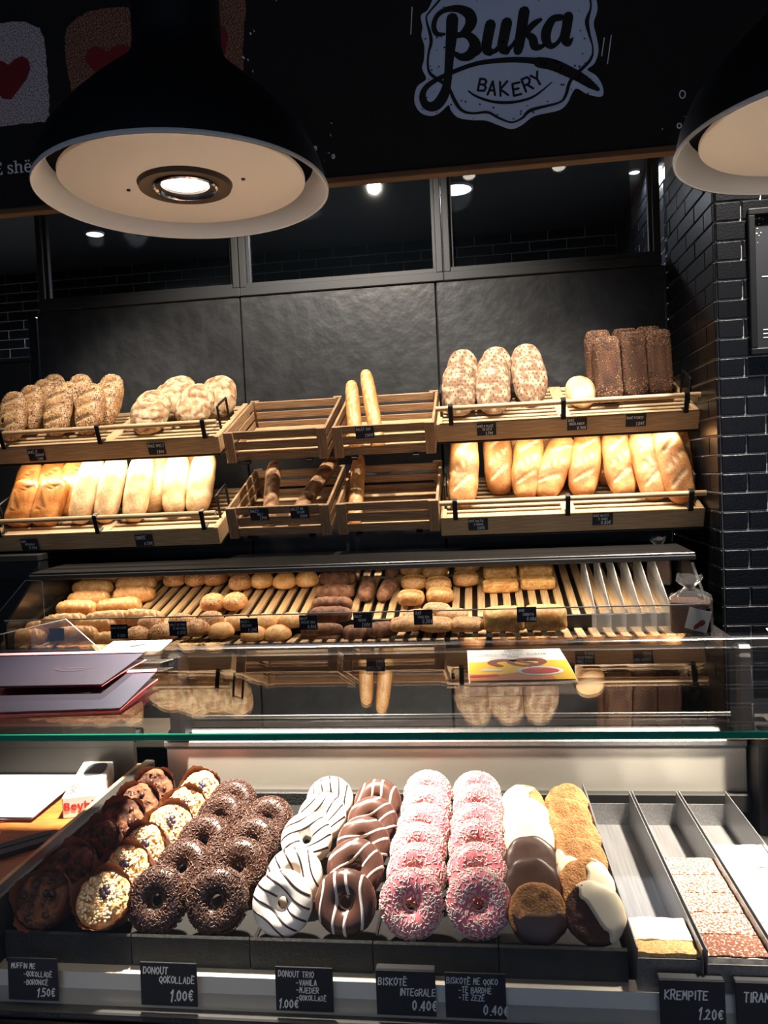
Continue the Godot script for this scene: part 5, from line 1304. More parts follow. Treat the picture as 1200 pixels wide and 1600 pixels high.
func seed_mesh(rows: Array, count: int, sd: int, ln: float, pal: Array, zmin: float) -> ArrayMesh:
	# flakes and seeds lying on the crust
	var r := RandomNumberGenerator.new()
	r.seed = sd
	var m := MB.new()
	var nr := rows.size()
	var nc: int = rows[0].size()
	var made := 0
	var tries := 0
	while made < count and tries < count * 20:
		tries += 1
		var i := r.randi_range(1, nr - 2)
		var k := r.randi_range(0, nc - 1)
		# rows crowd towards the tips
		var here: Vector3 = rows[i][k]
		var dx: Vector3 = rows[i][(k + 1) % nc] - here
		var dy: Vector3 = rows[i + 1][k] - here
		if r.randf() * 6e-5 > dx.cross(dy).length():
			continue
		var p := here + dx * r.randf() + dy * r.randf()
		if p.z < zmin:
			continue
		var nn := dx.cross(dy).normalized()
		if nn.dot(p) < 0.0:
			nn = -nn
		var a := r.randf() * TAU
		var u := (dx.normalized() * cos(a) + nn.cross(dx.normalized()) * sin(a)).normalized()
		var s := nn.cross(u)
		var l := ln * r.randf_range(0.7, 1.25)
		m.col = pal[r.randi() % pal.size()]
		var first := m.v.size()
		m.vert(p + u * l * 0.5, (u + nn * 0.6).normalized())
		m.vert(p - u * l * 0.5, (-u + nn * 0.6).normalized())
		m.vert(p + s * l * 0.26, (s + nn * 0.6).normalized())
		m.vert(p - s * l * 0.26, (-s + nn * 0.6).normalized())
		m.vert(p + nn * l * 0.22, nn)
		for q in [[0, 2], [2, 1], [1, 3], [3, 0]]:
			m.tri(first + q[0], first + q[1], first + 4)
		made += 1
	m.col = Color(1, 1, 1)
	return m.mesh()

var kinds := {}

func make_kind(kind: String, sd: int) -> Dictionary:
	# unit sizes are real; each loaf is scaled a little to its own length and width
	var d := {}
	var rows: Array
	var cols: Array
	var m := MB.new()
	match kind:
		"seed":
			d = {"L": 0.25, "W": 0.138, "T": 0.1, "mat": "crust"}
			rows = loaf_rows(0.25, 0.138, 0.1, 0.75, 0.8, 0.7, sd, 0.004, 14.0)
			cols = crust_cols(rows, sd, 18.0, lin(186, 132, 84), lin(214, 166, 112))
			score(rows, cols, [[0.06, 0.35, 0.011, 0.05], [0.0, 0.35, 0.011, 0.055], [-0.06, 0.35, 0.011, 0.05]], 0.011, lin(232, 196, 146), lin(170, 116, 72), 0.1)
			d.extra = [["seeds", seed_mesh(rows, 1100, sd, 0.0078, [lin(84, 62, 46), lin(54, 42, 36), lin(236, 220, 190), lin(206, 178, 138), lin(66, 52, 42), lin(112, 86, 62)], 0.002), "seeds"]]
		"rye":
			d = {"L": 0.215, "W": 0.185, "T": 0.12, "mat": "crust_matte"}
			rows = loaf_rows(0.215, 0.185, 0.12, 0.85, 0.9, 0.6, sd, 0.006, 10.0, 64, 56)
			cols = crust_cols(rows, sd, 22.0, lin(168, 130, 88), lin(214, 192, 156))
			# cracks run between floury plates
			var cr := FastNoiseLite.new()
			cr.seed = sd
			cr.noise_type = FastNoiseLite.TYPE_CELLULAR
			cr.cellular_return_type = FastNoiseLite.RETURN_DISTANCE2_SUB
			cr.frequency = 10.5
			for i in rows.size():
				for k in rows[i].size():
					var p: Vector3 = rows[i][k]
					if p.z < -0.005:
						cols[i][k] = lin(180, 124, 78)
						continue
					var e := cr.get_noise_3dv(p)
					var q := smoothstep(-0.84, -0.96, e)
					rows[i][k] = p - p.normalized() * 0.0045 * q
					cols[i][k] = cols[i][k].lerp(lin(132, 82, 48), q)
		"milk":
			d = {"L": 0.25, "W": 0.138, "T": 0.1, "mat": "crust_gloss"}
			rows = loaf_rows(0.25, 0.138, 0.1, 0.42, 0.55, 0.8, sd, 0.003, 12.0)
			cols = crust_cols(rows, sd, 14.0, lin(168, 100, 48), lin(206, 142, 78))
			score(rows, cols, [[0.06, 0.55, 0.007, 0.045], [0.015, 0.55, 0.007, 0.045], [-0.035, 0.55, 0.007, 0.045]], 0.008, lin(110, 66, 40), lin(220, 168, 108), 0.1)
		"white":
			d = {"L": 0.32, "W": 0.125, "T": 0.105, "mat": "crust"}
			rows = loaf_rows(0.32, 0.125, 0.105, 0.62, 0.85, 0.75, sd, 0.003, 12.0)
			cols = crust_cols(rows, sd, 16.0, lin(214, 168, 116), lin(234, 200, 152))
		"spot":
			d = {"L": 0.24, "W": 0.155, "T": 0.07, "mat": "crust_matte"}
			rows = loaf_rows(0.24, 0.155, 0.07, 0.85, 0.85, 0.8, sd, 0.003, 12.0, 72, 60)
			cols = crust_cols(rows, sd, 26.0, lin(134, 100, 72), lin(190, 170, 142), -0.2, 0.4)
			# docking holes in a loose grid
			var r := RandomNumberGenerator.new()
			r.seed = sd
			m.col = lin(74, 46, 32)
			for gy in range(-5, 6):
				for gx in range(-3, 4):
					var x := gx * 0.0205 + (gy % 2) * 0.01 + r.randf_range(-0.003, 0.003)
					var y := gy * 0.0195 + r.randf_range(-0.003, 0.003)
					var q := pow(maxf(1.0 - pow(absf(y) / 0.12, 2.0 / 0.85), 0.0), 0.425)
					var s := pow(maxf(1.0 - pow(absf(x) / (0.0775 * maxf(q, 0.01)), 2.0 / 0.85), 0.0), 0.425) * q
					if s < 0.4 or r.randf() < 0.12:
						continue
					var nn := Vector3(x / 0.006, y / 0.0144, s * 0.035 / 0.00122).normalized()
					var c := Vector3(x, y, 0.035 * s) + nn * 0.003
					var u := nn.cross(Vector3.UP).normalized()
					var w := nn.cross(u)
					var ring := []
					for k in 7:
						var a := TAU * k / 7
						ring.append(c + (u * cos(a) + w * sin(a)) * r.randf_range(0.0024, 0.0038))
					m.flat(ring, nn)
			m.col = Color(1, 1, 1)
			d.extra = [["docking_holes", m.mesh(), "seeds"]]
			m = MB.new()
		"bun":
			d = {"L": 0.13, "W": 0.135, "T": 0.09, "mat": "crust"}
			rows = loaf_rows(0.13, 0.135, 0.09, 0.95, 0.95, 0.6, sd, 0.002, 14.0)
			cols = crust_cols(rows, sd, 16.0, lin(206, 160, 108), lin(228, 192, 146))
		"dark":
			d = {"L": 0.29, "W": 0.13, "T": 0.115, "mat": "crumbly"}
			rows = loaf_rows(0.29, 0.13, 0.115, 0.26, 0.4, 0.9, sd, 0.004, 30.0, 60, 48)
			cols = crust_cols(rows, sd, 60.0, lin(58, 36, 24), lin(100, 64, 40))
			d.extra = [["grains", seed_mesh(rows, 1500, sd, 0.0085, [lin(120, 82, 48), lin(86, 56, 34), lin(64, 42, 28), lin(158, 112, 70), lin(46, 32, 24)], -0.02), "seeds"]]
		"wheat":
			d = {"L": 0.33, "W": 0.148, "T": 0.115, "mat": "crust"}
			rows = loaf_rows(0.33, 0.148, 0.115, 0.62, 0.85, 0.65, sd, 0.004, 10.0, 84, 48)
			cols = crust_cols(rows, sd, 12.0, lin(186, 122, 68), lin(214, 156, 96))
			score(rows, cols, [[0.075, 0.75, 0.009, 0.05], [0.0, 0.75, 0.009, 0.055], [-0.075, 0.75, 0.009, 0.05]], 0.008, lin(244, 216, 168), lin(150, 90, 48), 0.115)
		"baguette":
			d = {"L": 0.42, "W": 0.068, "T": 0.062, "mat": "crust"}
			rows = loaf_rows(0.42, 0.068, 0.062, 0.5, 0.95, 0.8, sd, 0.002, 12.0, 110, 32)
			cols = crust_cols(rows, sd, 12.0, lin(206, 146, 82), lin(228, 176, 112))
			var cuts := []
			for k in 7:
				cuts.append([-0.16 + k * 0.055, 0.9, 0.006, 0.024])
			score(rows, cols, cuts, 0.006, lin(244, 214, 160), lin(178, 112, 58), 0.062)
		"dark_baguette":
			d = {"L": 0.40, "W": 0.072, "T": 0.062, "mat": "crust_matte"}
			rows = loaf_rows(0.40, 0.072, 0.062, 0.5, 0.9, 0.8, sd, 0.004, 14.0, 110, 32)
			cols = crust_cols(rows, sd, 20.0, lin(150, 104, 66), lin(190, 146, 104))
			var cuts := []
			for k in 6:
				cuts.append([-0.14 + k * 0.06, 0.7, 0.013, 0.03])
			score(rows, cols, cuts, 0.007, lin(120, 76, 46), lin(226, 200, 168), 0.062)
		"baton":
			d = {"L": 0.17, "W": 0.058, "T": 0.055, "mat": "crust"}
			rows = loaf_rows(0.17, 0.058, 0.055, 0.6, 0.9, 0.7, sd, 0.002, 16.0, 72, 30)
			cols = crust_cols(rows, sd, 16.0, lin(212, 150, 88), lin(230, 178, 116))
			score(rows, cols, [[-0.055, 0.9, 0.0045, 0.02], [-0.027, 0.9, 0.0045, 0.021], [0.001, 0.9, 0.0045, 0.021], [0.029, 0.9, 0.0045, 0.021], [0.057, 0.9, 0.0045, 0.02]], 0.004, lin(244, 212, 160), lin(190, 126, 70), 0.055)
		"seedroll":
			d = {"L": 0.1, "W": 0.1, "T": 0.085, "mat": "crust"}
			rows = loaf_rows(0.1, 0.1, 0.085, 0.95, 0.95, 0.55, sd, 0.002, 16.0, 32, 28)
			cols = crust_cols(rows, sd, 20.0, lin(190, 130, 78), lin(214, 160, 104))
			d.extra = [["seeds", seed_mesh(rows, 260, sd, 0.006, [lin(80, 60, 46), lin(224, 200, 160), lin(140, 100, 66), lin(60, 46, 38)], 0.012), "seeds"]]
		"roll":
			d = {"L": 0.1, "W": 0.1, "T": 0.08, "mat": "crust"}
			rows = loaf_rows(0.1, 0.1, 0.08, 0.95, 0.95, 0.55, sd, 0.0025, 16.0, 32, 28)
			cols = crust_cols(rows, sd, 20.0, lin(212, 152, 88), lin(232, 184, 122))
		"rye_long":
			d = {"L": 0.165, "W": 0.058, "T": 0.055, "mat": "crust_matte"}
			rows = loaf_rows(0.165, 0.058, 0.055, 0.6, 0.85, 0.7, sd, 0.0025, 16.0, 60, 30)
			cols = crust_cols(rows, sd, 30.0, lin(98, 62, 42), lin(142, 98, 72))
			score(rows, cols, [[-0.04, 0.9, 0.0045, 0.02], [0.0, 0.9, 0.0045, 0.021], [0.04, 0.9, 0.0045, 0.021]], 0.005, lin(74, 46, 32), lin(176, 140, 112), 0.055)
		"poppy":
			d = {"L": 0.105, "W": 0.078, "T": 0.068, "mat": "crust"}
			rows = loaf_rows(0.105, 0.078, 0.068, 0.7, 0.85, 0.6, sd, 0.002, 16.0, 44, 30)
			cols = crust_cols(rows, sd, 20.0, lin(186, 134, 80), lin(212, 164, 108))
			# a split along the length
			for i in rows.size():
				for k in rows[i].size():
					var p: Vector3 = rows[i][k]
					if p.z > 0.0 and absf(p.x - 0.008) < 0.007 and absf(p.y) < 0.044:
						var q: float = 1.0 - absf(p.x - 0.008) / 0.007
						rows[i][k].z -= 0.008 * q
						cols[i][k] = cols[i][k].lerp(lin(120, 78, 46), q)
			d.extra = [["seeds", seed_mesh(rows, 320, sd, 0.0036, [lin(56, 46, 44), lin(40, 34, 34), lin(90, 74, 60), lin(226, 204, 160)], 0.006), "seeds"]]
		"ciabatta":
			d = {"L": 0.145, "W": 0.08, "T": 0.06, "mat": "crust"}
			rows = loaf_rows(0.145, 0.08, 0.06, 0.35, 0.6, 0.8, sd, 0.004, 22.0, 48, 36)
			cols = crust_cols(rows, sd, 40.0, lin(206, 142, 76), lin(234, 192, 124))
	grid(m, rows, true, cols)
	d.mesh = m.mesh()
	return d

func bake(kind: String, variant: int) -> Dictionary:
	var key := "%s %d" % [kind, variant]
	if not kinds.has(key):
		kinds[key] = make_kind(kind, 100 + variant * 17 + kind.length() * 3)
	return kinds[key]

func lay(o: Node3D, d: Dictionary, t: Transform3D) -> void:
	part(o, "crust", d.mesh, M[d.mat], t)
	for e in d.get("extra", []):
		var s := part(o, e[0], e[1], M[e[2]], t)
		s.set_meta("kind", "stuff")

const NAMES := {"seed": "seeded_loaf", "rye": "rye_loaf", "milk": "milk_loaf", "white": "white_loaf", "spot": "spotted_loaf", "bun": "round_bun", "dark": "grain_loaf", "wheat": "wheat_loaf", "baton": "bread_baton", "seedroll": "seeded_roll", "roll": "bread_roll", "rye_long": "rye_finger", "poppy": "poppy_bun", "ciabatta": "ciabatta_roll"}
const GROUPS := {"seed": "seeded loaves on the upper shelf", "rye": "cracked rye loaves on the upper shelf", "milk": "milk loaves on the lower shelf", "white": "white oval loaves on the lower shelf", "spot": "spotted flour loaves on the upper shelf", "bun": "", "dark": "dark grain loaves on the upper shelf", "wheat": "wheat loaves on the lower shelf", "baton": "white batons in the rear case", "seedroll": "seeded rolls in the rear case", "roll": "plain rolls in the rear case", "rye_long": "rye bread in the rear case", "poppy": "poppy seed buns in the rear case", "ciabatta": "ciabatta rolls in the rear case"}

func build_breads() -> void:
	# [kind, where its lower end rests, length, width, thickness, lean from upright, turn in its own plane, label]
	var count := {}
	for b in SHELF_BREAD:
		var k: String = b[0]
		count[k] = count.get(k, -1) + 1
		var d := bake(k, count[k] % 3)
		var o := thing(NAMES[k], b[7], "bread", b[1], GROUPS[k])
		o.rotation_order = EULER_ORDER_XYZ
		o.basis = Basis(Vector3.RIGHT, deg_to_rad(-b[5])) * Basis(Vector3.BACK, deg_to_rad(b[6]))
		var s := Vector3(b[3] / d.W, b[2] / d.L, b[4] / d.T)
		lay(o, d, Transform3D(Basis.from_scale(s), Vector3(0, b[2] * 0.5, 0)))
	count = {}
	for b in CASE_BREAD:
		var k: String = b[0]
		count[k] = count.get(k, -1) + 1
		var d := bake(k, count[k] % 3)
		var o := thing(NAMES[k], b[7], "bread", b[1], GROUPS[k])
		o.basis = Basis(Vector3.RIGHT, deg_to_rad(13.8 if b[6] == 1 else 4.0)) * Basis(Vector3.UP, deg_to_rad(b[5]) + rng.randf_range(-0.04, 0.04))
		var spin := Basis(Vector3.BACK, rng.randf() * TAU) if k in ["seedroll", "roll"] else Basis(Vector3.BACK, PI if count[k] % 2 == 1 and k != "poppy" else 0.0)
		var lie := Basis(Vector3(0, 0, 1), Vector3(1, 0, 0), Vector3(0, 1, 0))
		lay(o, d, Transform3D(lie * spin * Basis.from_scale(Vector3(b[3] / d.W, b[2] / d.L, b[4] / d.T * 1.15)), Vector3(0, b[4] * 0.42, 0)))
	# baguettes lean in the crates: [kind, lower end, upper end, label]
	for b in [["baguette", Vector3(-0.555, 1.731, -3.49), Vector3(-0.595, 2.053, -3.7), "shorter golden baguette in the upper crate, by the empty crate"],
			["baguette", Vector3(-0.451, 1.726, -3.49), Vector3(-0.528, 2.103, -3.72), "taller golden baguette in the upper crate, by the spotted loaves"],
			["dark_baguette", Vector3(-0.954, 1.405, -3.42), Vector3(-0.983, 1.69, -3.66), "floury twisted baguette standing upright in the lower crate"],
			["dark_baguette", Vector3(-0.853, 1.41, -3.42), Vector3(-0.708, 1.697, -3.76), "floury twisted baguette leaning aslant in the lower crate"],
			["baguette", Vector3(-0.567, 1.385, -3.42), Vector3(-0.575, 1.702, -3.7), "lone brown baguette in the lower crate by the wheat loaves"]]:
		var d := bake(b[0], 0)
		var o := thing("baguette", b[3], "bread", b[1], "baguettes in the crates")
		var y: Vector3 = (b[2] - b[1]).normalized()
		var x := y.cross(Vector3.BACK).normalized()
		o.basis = Basis(x, y, x.cross(y))
		var ln: float = (b[2] - b[1]).length()
		lay(o, d, Transform3D(Basis.from_scale(Vector3(1, ln / d.L, 1)), Vector3(0, ln * 0.5, 0)))

# ---------------------------------------------------------------- front counter
const GLASS_Y := 1.28

func build_counter() -> void:
	var o := thing("display_counter", "steel and black pastry display counter under a glass top", "counter", Vector3.ZERO)
	pbox(o, "plinth", Vector3(3.6, 0.9, 0.62), Vector3(-0.4, 0.45, -1.27), M.black_metal, 0.0)
	pbox(o, "deck", Vector3(1.26, 0.02, 0.53), Vector3(-0.065, 0.915, -1.255), M.black_matte, 0.0)
	# front rail that carries the tags
	var m := MB.new()
	plate(m, PackedVector2Array([Vector2(0.962, 0.905), Vector2(0.962, 0.928), Vector2(0.9665, 0.9475), Vector2(0.99, 0.9475), Vector2(0.99, 0.905)]), -1.0, 2.2, Transform3D(Basis(Vector3(0, 0, -1), Vector3(0, 1, 0), Vector3(1, 0, 0)), Vector3(-1.0, 0, 0)))
	part(o, "front_rail", m.mesh(), M.steel)
	pbox(o, "front_ledge", Vector3(3.2, 0.012, 0.03), Vector3(-0.4, 0.899, -0.962), M.frame_grey, 0.002)
	pbox(o, "front_skirt", Vector3(3.2, 0.2, 0.02), Vector3(-0.4, 0.79, -0.952), M.black_matte, 0.0)
	# steel back and its ledges
	pbox(o, "back_panel", Vector3(1.125, 0.1, 0.01), Vector3(-0.0945, 1.015, -1.502), M.steel, 0.001)
	pbox(o, "back_foot", Vector3(1.13, 0.035, 0.02), Vector3(-0.0945, 0.965, -1.492), M.gasket, 0.002)
	m = MB.new()
	plate(m, PackedVector2Array([Vector2(1.5, 1.064), Vector2(1.492, 1.072), Vector2(1.492, 1.08), Vector2(1.52, 1.096), Vector2(1.6, 1.1), Vector2(1.6, 1.06)]), -0.66, 0.468, Transform3D(Basis(Vector3(0, 0, -1), Vector3(0, 1, 0), Vector3(1, 0, 0)), Vector3.ZERO))
	part(o, "back_ledge", m.mesh(), M.steel_tray)
	for z in [-1.53, -1.55, -1.57]:
		pbox(o, "door_track", Vector3(1.125, 0.012, 0.004), Vector3(-0.096, 1.105, z), M.steel_dark, 0.001)
	pbox(o, "end_corner", Vector3(0.05, 0.19, 0.12), Vector3(0.497, 1.01, -1.5), M.black_metal, 0.004)
	pbox(o, "end_wall", Vector3(0.02, 0.14, 0.56), Vector3(0.61, 0.98, -1.235), M.black_metal, 0.003)
	pbox(o, "service_shelf", Vector3(3.4, 0.03, 0.12), Vector3(-0.5, 1.045, -1.66), M.steel_dark, 0.003)
	# partition to the wooden worktop
	pbox(o, "partition_rail", Vector3(0.022, 0.055, 0.56), Vector3(-0.7, 1.0115, -1.23), M.steel_dark, 0.003)
	pbox(o, "partition_wood", Vector3(0.012, 0.02, 0.5), Vector3(-0.717, 1.025, -1.25), M.wood_z, 0.002)
	pbox(o, "partition_wall", Vector3(0.016, 0.06, 0.56), Vector3(-0.699, 0.954, -1.23), M.gasket, 0.0)
	pbox(o, "worktop", Vector3(1.4, 0.02, 0.52), Vector3(-1.425, 0.99, -1.23), M.worktop, 0.002)
	pbox(o, "worktop_back", Vector3(1.4, 0.12, 0.012), Vector3(-1.425, 1.055, -1.5), M.steel_dark, 0.002)
	pbox(o, "worktop_ledge", Vector3(1.4, 0.02, 0.05), Vector3(-1.425, 1.085, -1.52), M.frame_grey, 0.003)
	for x in [-2.1, 1.3]:
		pbox(o, "glass_post", Vector3(0.03, 0.38, 0.03), Vector3(x, 1.085, -1.49), M.black_metal, 0.003)
	pbox(o, "glass_holder", Vector3(3.5, 0.014, 0.022), Vector3(-0.4, 1.2655, -1.5), M.black_metal, 0.002)
	for x in [-0.62, 0.46]:
		pbox(o, "glass_bracket", Vector3(0.03, 0.17, 0.05), Vector3(x, 1.18, -1.49), M.black_metal, 0.006)
	# glass: top sheet with its green edge, front sheet
	var g := thing("counter_glass", "clear glass top and front of the pastry counter with a green edge", "glass", Vector3(0, GLASS_Y, 0))
	pbox(g, "top_sheet", Vector3(3.5, 0.008, 0.556), Vector3(-0.4, -0.0045, -1.232), M.glass, 0.0)
	pbox(g, "front_edge", Vector3(3.5, 0.009, 0.004), Vector3(-0.4, -0.0045, -0.951), M.glass_edge, 0.001, "green ground glass edge")
	pbox(g, "front_sheet", Vector3(3.5, 0.36, 0.006), Vector3(-0.4, -0.192, -0.935), M.glass, 0.0)
	# black plastic trays
	var lab := ["black plastic tray under the muffins", "black plastic tray under the chocolate sprinkle donuts", "black plastic tray under the striped donuts", "black plastic tray under the pink donuts", "black plastic tray under the cookies"]
	var ex := [-0.686, -0.5, -0.333, -0.166, -0.002, 0.16]
	for k in 5:
		var a: float = ex[k] + 0.0008
		var b: float = ex[k + 1] - 0.0008
		var t := thing("pastry_tray", lab[k], "tray", Vector3((a + b) * 0.5, 0.925, -1.22), "black plastic pastry trays")
		var w := b - a
		pbox(t, "floor", Vector3(w, 0.046, 0.46), Vector3(0, 0.025, 0), M.tray_floor, 0.003)
		m = MB.new()
		plate(m, PackedVector2Array([Vector2(-0.236, 0.012), Vector2(-0.2345, 0.062), Vector2(-0.232, 0.065), Vector2(-0.228, 0.062), Vector2(-0.225, 0.012)]), -w * 0.5, w * 0.5, Transform3D(Basis(Vector3(0, 0, -1), Vector3(0, 1, 0), Vector3(1, 0, 0)), Vector3.ZERO))
		part(t, "front_lip", m.mesh(), M.tray_plastic)
		pbox(t, "back_lip", Vector3(w, 0.03, 0.006), Vector3(0, 0.058, -0.227), M.tray_plastic, 0.002)
	pbox(o, "tray_divider", Vector3(0.0015, 0.09, 0.2), Vector3(0.1625, 0.975, -1.345), M.steel_tray, 0.0)
	# steel trays for the cream cakes
	var sl := ["steel tray, almost empty, with one cream slice at its front", "steel tray of cocoa dusted tiramisu", "steel tray of white cream cake at the end of the counter"]
	var sx := [[0.168, 0.247], [0.251, 0.33], [0.334, 0.416]]
	for k in 3:
		var a: float = sx[k][0]
		var b: float = sx[k][1]
		var t := thing("steel_tray", sl[k], "tray", Vector3((a + b) * 0.5, 0.926, -1.21), "steel cake trays")
		var w := b - a
		var zf: float = [0.232, 0.24, 0.24][k]
		pbox(t, "floor", Vector3(w, 0.002, 0.48), Vector3(0, 0.012, 0), M.steel_tray, 0.0)
		for s in [-1.0, 1.0]:
			pbox(t, "side_wall", Vector3(0.0014, 0.07, 0.48), Vector3(s * (w * 0.5 - 0.0007), 0.041, 0), M.steel_tray, 0.0)
		pbox(t, "front_wall", Vector3(w, 0.052, 0.0014), Vector3(0, 0.032, zf), M.steel_tray, 0.0)
		pbox(t, "back_wall", Vector3(w, 0.045, 0.0014), Vector3(0, 0.03, -0.239), M.steel_tray, 0.0)
	# tags on the front rail
	var tg := "price tags on the counter front"
	for q in [[-0.628, [["MUFFIN ME", 0.08, 0.76, 0.12], ["-QOKOLLADË", 0.32, 0.57, 0.115], ["-BORONICË", 0.32, 0.38, 0.115], ["1.50€", 0.58, 0.12, 0.18]], "chalk price tag for muffins", 0.072],
			[-0.436, [["DONOUT", 0.06, 0.74, 0.16], ["QOKOLLADË", 0.34, 0.54, 0.15], ["1.00€", 0.52, 0.14, 0.22]], "chalk price tag for chocolate donuts", 0.078],
			[-0.253, [["DONOUT TRIO", 0.06, 0.78, 0.13], ["-VANILA", 0.36, 0.6, 0.12], ["-MJEDER", 0.36, 0.43, 0.12], ["-QOKOLLADË", 0.36, 0.26, 0.11], ["1.00€", 0.05, 0.08, 0.18]], "chalk price tag for the donut trio", 0.076],
			[-0.121, [["BISKOTË", 0.04, 0.68, 0.16], ["INTEGRALE", 0.4, 0.46, 0.15], ["0.40€", 0.6, 0.14, 0.2]], "chalk price tag for wholegrain cookies", 0.076],
			[-0.033, [["BISKOTË ME QOKO", 0.03, 0.76, 0.13], ["-TË BARDHË", 0.22, 0.57, 0.12], ["-TË ZEZË", 0.22, 0.4, 0.12], ["0.40€", 0.62, 0.1, 0.2]], "chalk price tag for chocolate cookies", 0.076],
			[0.229, [["KREMPITE", 0.08, 0.6, 0.19], ["1.20€", 0.58, 0.2, 0.2]], "chalk price tag for cream slices", 0.077],
			[0.318, [["TIRAMISU", 0.12, 0.6, 0.19]], "chalk price tag for tiramisu at the picture edge", 0.077]]:
		price_tag(q[2], Vector3(q[0], 0.914, -0.9545), q[3], 0.057, q[1], deg_to_rad(-3), tg, q[0] > -0.14 and q[0] != -0.033)

# ---------------------------------------------------------------- sweets
const DR := 0.0258
const DT := 0.0165
const DZ := 0.9

func donut_top(x: float, y: float, lift := 0.0) -> float:
	var e := sqrt(x * x + y * y) - DR
	var r := DT + lift
	return sqrt(maxf(r * r - e * e, 0.0)) * DZ

func donut_meshes(sd: int, style: String) -> Dictionary:
	var r := RandomNumberGenerator.new()
	r.seed = sd
	var nz := FastNoiseLite.new()
	nz.seed = sd
	nz.frequency = 25.0
	var out := {}
	# hole axis on z, glazed side towards +z
	var rows := []
	for i in 49:
		var a := TAU * i / 48
		var row := PackedVector3Array()
		for k in 24:
			var b := TAU * k / 24
			var e := Vector3(cos(a), sin(a), 0)
			var rr := DT * (1.0 + 0.05 * nz.get_noise_2d(cos(a) * 0.05, sin(a) * 0.05))
			row.append(e * (DR + rr * cos(b)) + Vector3(0, 0, rr * DZ * sin(b)))
		rows.append(row)
	var m := MB.new()
	grid(m, rows, true, null)
	out.dough = m.mesh()
	rows = []
	for i in 61:
		var a := TAU * i / 60
		var row := PackedVector3Array()
		var lo := deg_to_rad(0.0 + 14.0 * nz.get_noise_2d(cos(a) * 0.09, sin(a) * 0.09))
		var hi := deg_to_rad(215.0)
		for k in 25:
			var b := lerpf(lo, hi, k / 24.0)
			var e := Vector3(cos(a), sin(a), 0)
			var rr := DT + (0.0013 if k > 1 and k < 23 else 0.0004 if k in [1, 23] else -0.001)
			row.append(e * (DR + rr * cos(b)) + Vector3(0, 0, rr * DZ * sin(b)))
		rows.append(row)
	m = MB.new()
	grid(m, rows, false, null, Vector3.BACK)
	out.glaze = m.mesh()
	m = MB.new()
	if style in ["pink", "sprinkle"]:
		var n := 950 if style == "pink" else 1350
		for i in n:
			var a := r.randf() * TAU
			var b := deg_to_rad(r.randf_range(-8, 165))
			if r.randf() > (DR + DT * cos(b)) / (DR + DT):
				continue
			var e := Vector3(cos(a), sin(a), 0)
			var nn := (e * cos(b) + Vector3(0, 0, sin(b))).normalized()
			var p := e * (DR + (DT + 0.0018) * cos(b)) + Vector3(0, 0, (DT + 0.0018) * DZ * sin(b))
			var u := nn.cross(Vector3(r.randf_range(-1, 1), r.randf_range(-1, 1), r.randf_range(-1, 1))).normalized()
			u = (u + nn * r.randf_range(-0.15, 0.3)).normalized()
			var l := r.randf_range(0.0017, 0.0024) if style == "pink" else r.randf_range(0.0015, 0.0024)
			tube(m, [p - u * l, p + u * l], 0.0007 if style == "pink" else 0.0008, 5)
		out.sprinkles = m.mesh()
	elif style in ["white", "choc"]:
		var list := []
		var xs := [-0.029, -0.0145, 0.001, 0.016, 0.03] if style == "white" else [-0.032, -0.013, 0.003, 0.024]
		for x0 in xs:
			var run := []
			var ww := r.randf_range(0.0026, 0.0036) if style == "white" else r.randf_range(0.003, 0.0048)
			for i in 61:
				var y := -0.045 + 0.09 * i / 60.0
				var x: float = x0 + 0.002 * sin(y * 90.0 + x0 * 400.0) + y * 0.06
				var rho := sqrt(x * x + y * y)
				if absf(rho - DR) < DT * 0.985:
					run.append([x, y])
				elif run.size() > 3:
					list.append([run, ww])
					run = []
				else:
					run = []
			if run.size() > 3:
				list.append([run, ww])
		for q in list:
			var rr := []
			for i in 7:
				rr.append(PackedVector3Array())
			for p in q[0]:
				for i in 7:
					var f := (i - 3) / 3.0
					var x: float = p[0] + f * q[1] * 0.5
					rr[i].append(Vector3(x, p[1], donut_top(x, p[1], 0.0012) + 0.0011 * sqrt(maxf(0.0, 1.0 - f * f)) - 0.0002))
			grid(m, rr, false, null, Vector3.BACK)
		out.stripes = m.mesh()
	return out

func place_leaning(o: Node3D, up_deg: float, spin: float, yaw := 0.0) -> void:
	# +z of the sweet faces the customer and a little upwards
	o.basis = Basis(Vector3.UP, yaw) * Basis(Vector3.RIGHT, deg_to_rad(-up_deg)) * Basis(Vector3.BACK, spin)

const ORD := ["frontmost", "second from the front", "third from the front", "fourth from the front", "fifth from the front", "rearmost"]

func row_word(i: int, n: int) -> String:
	return "rearmost" if i == n - 1 else ORD[i]

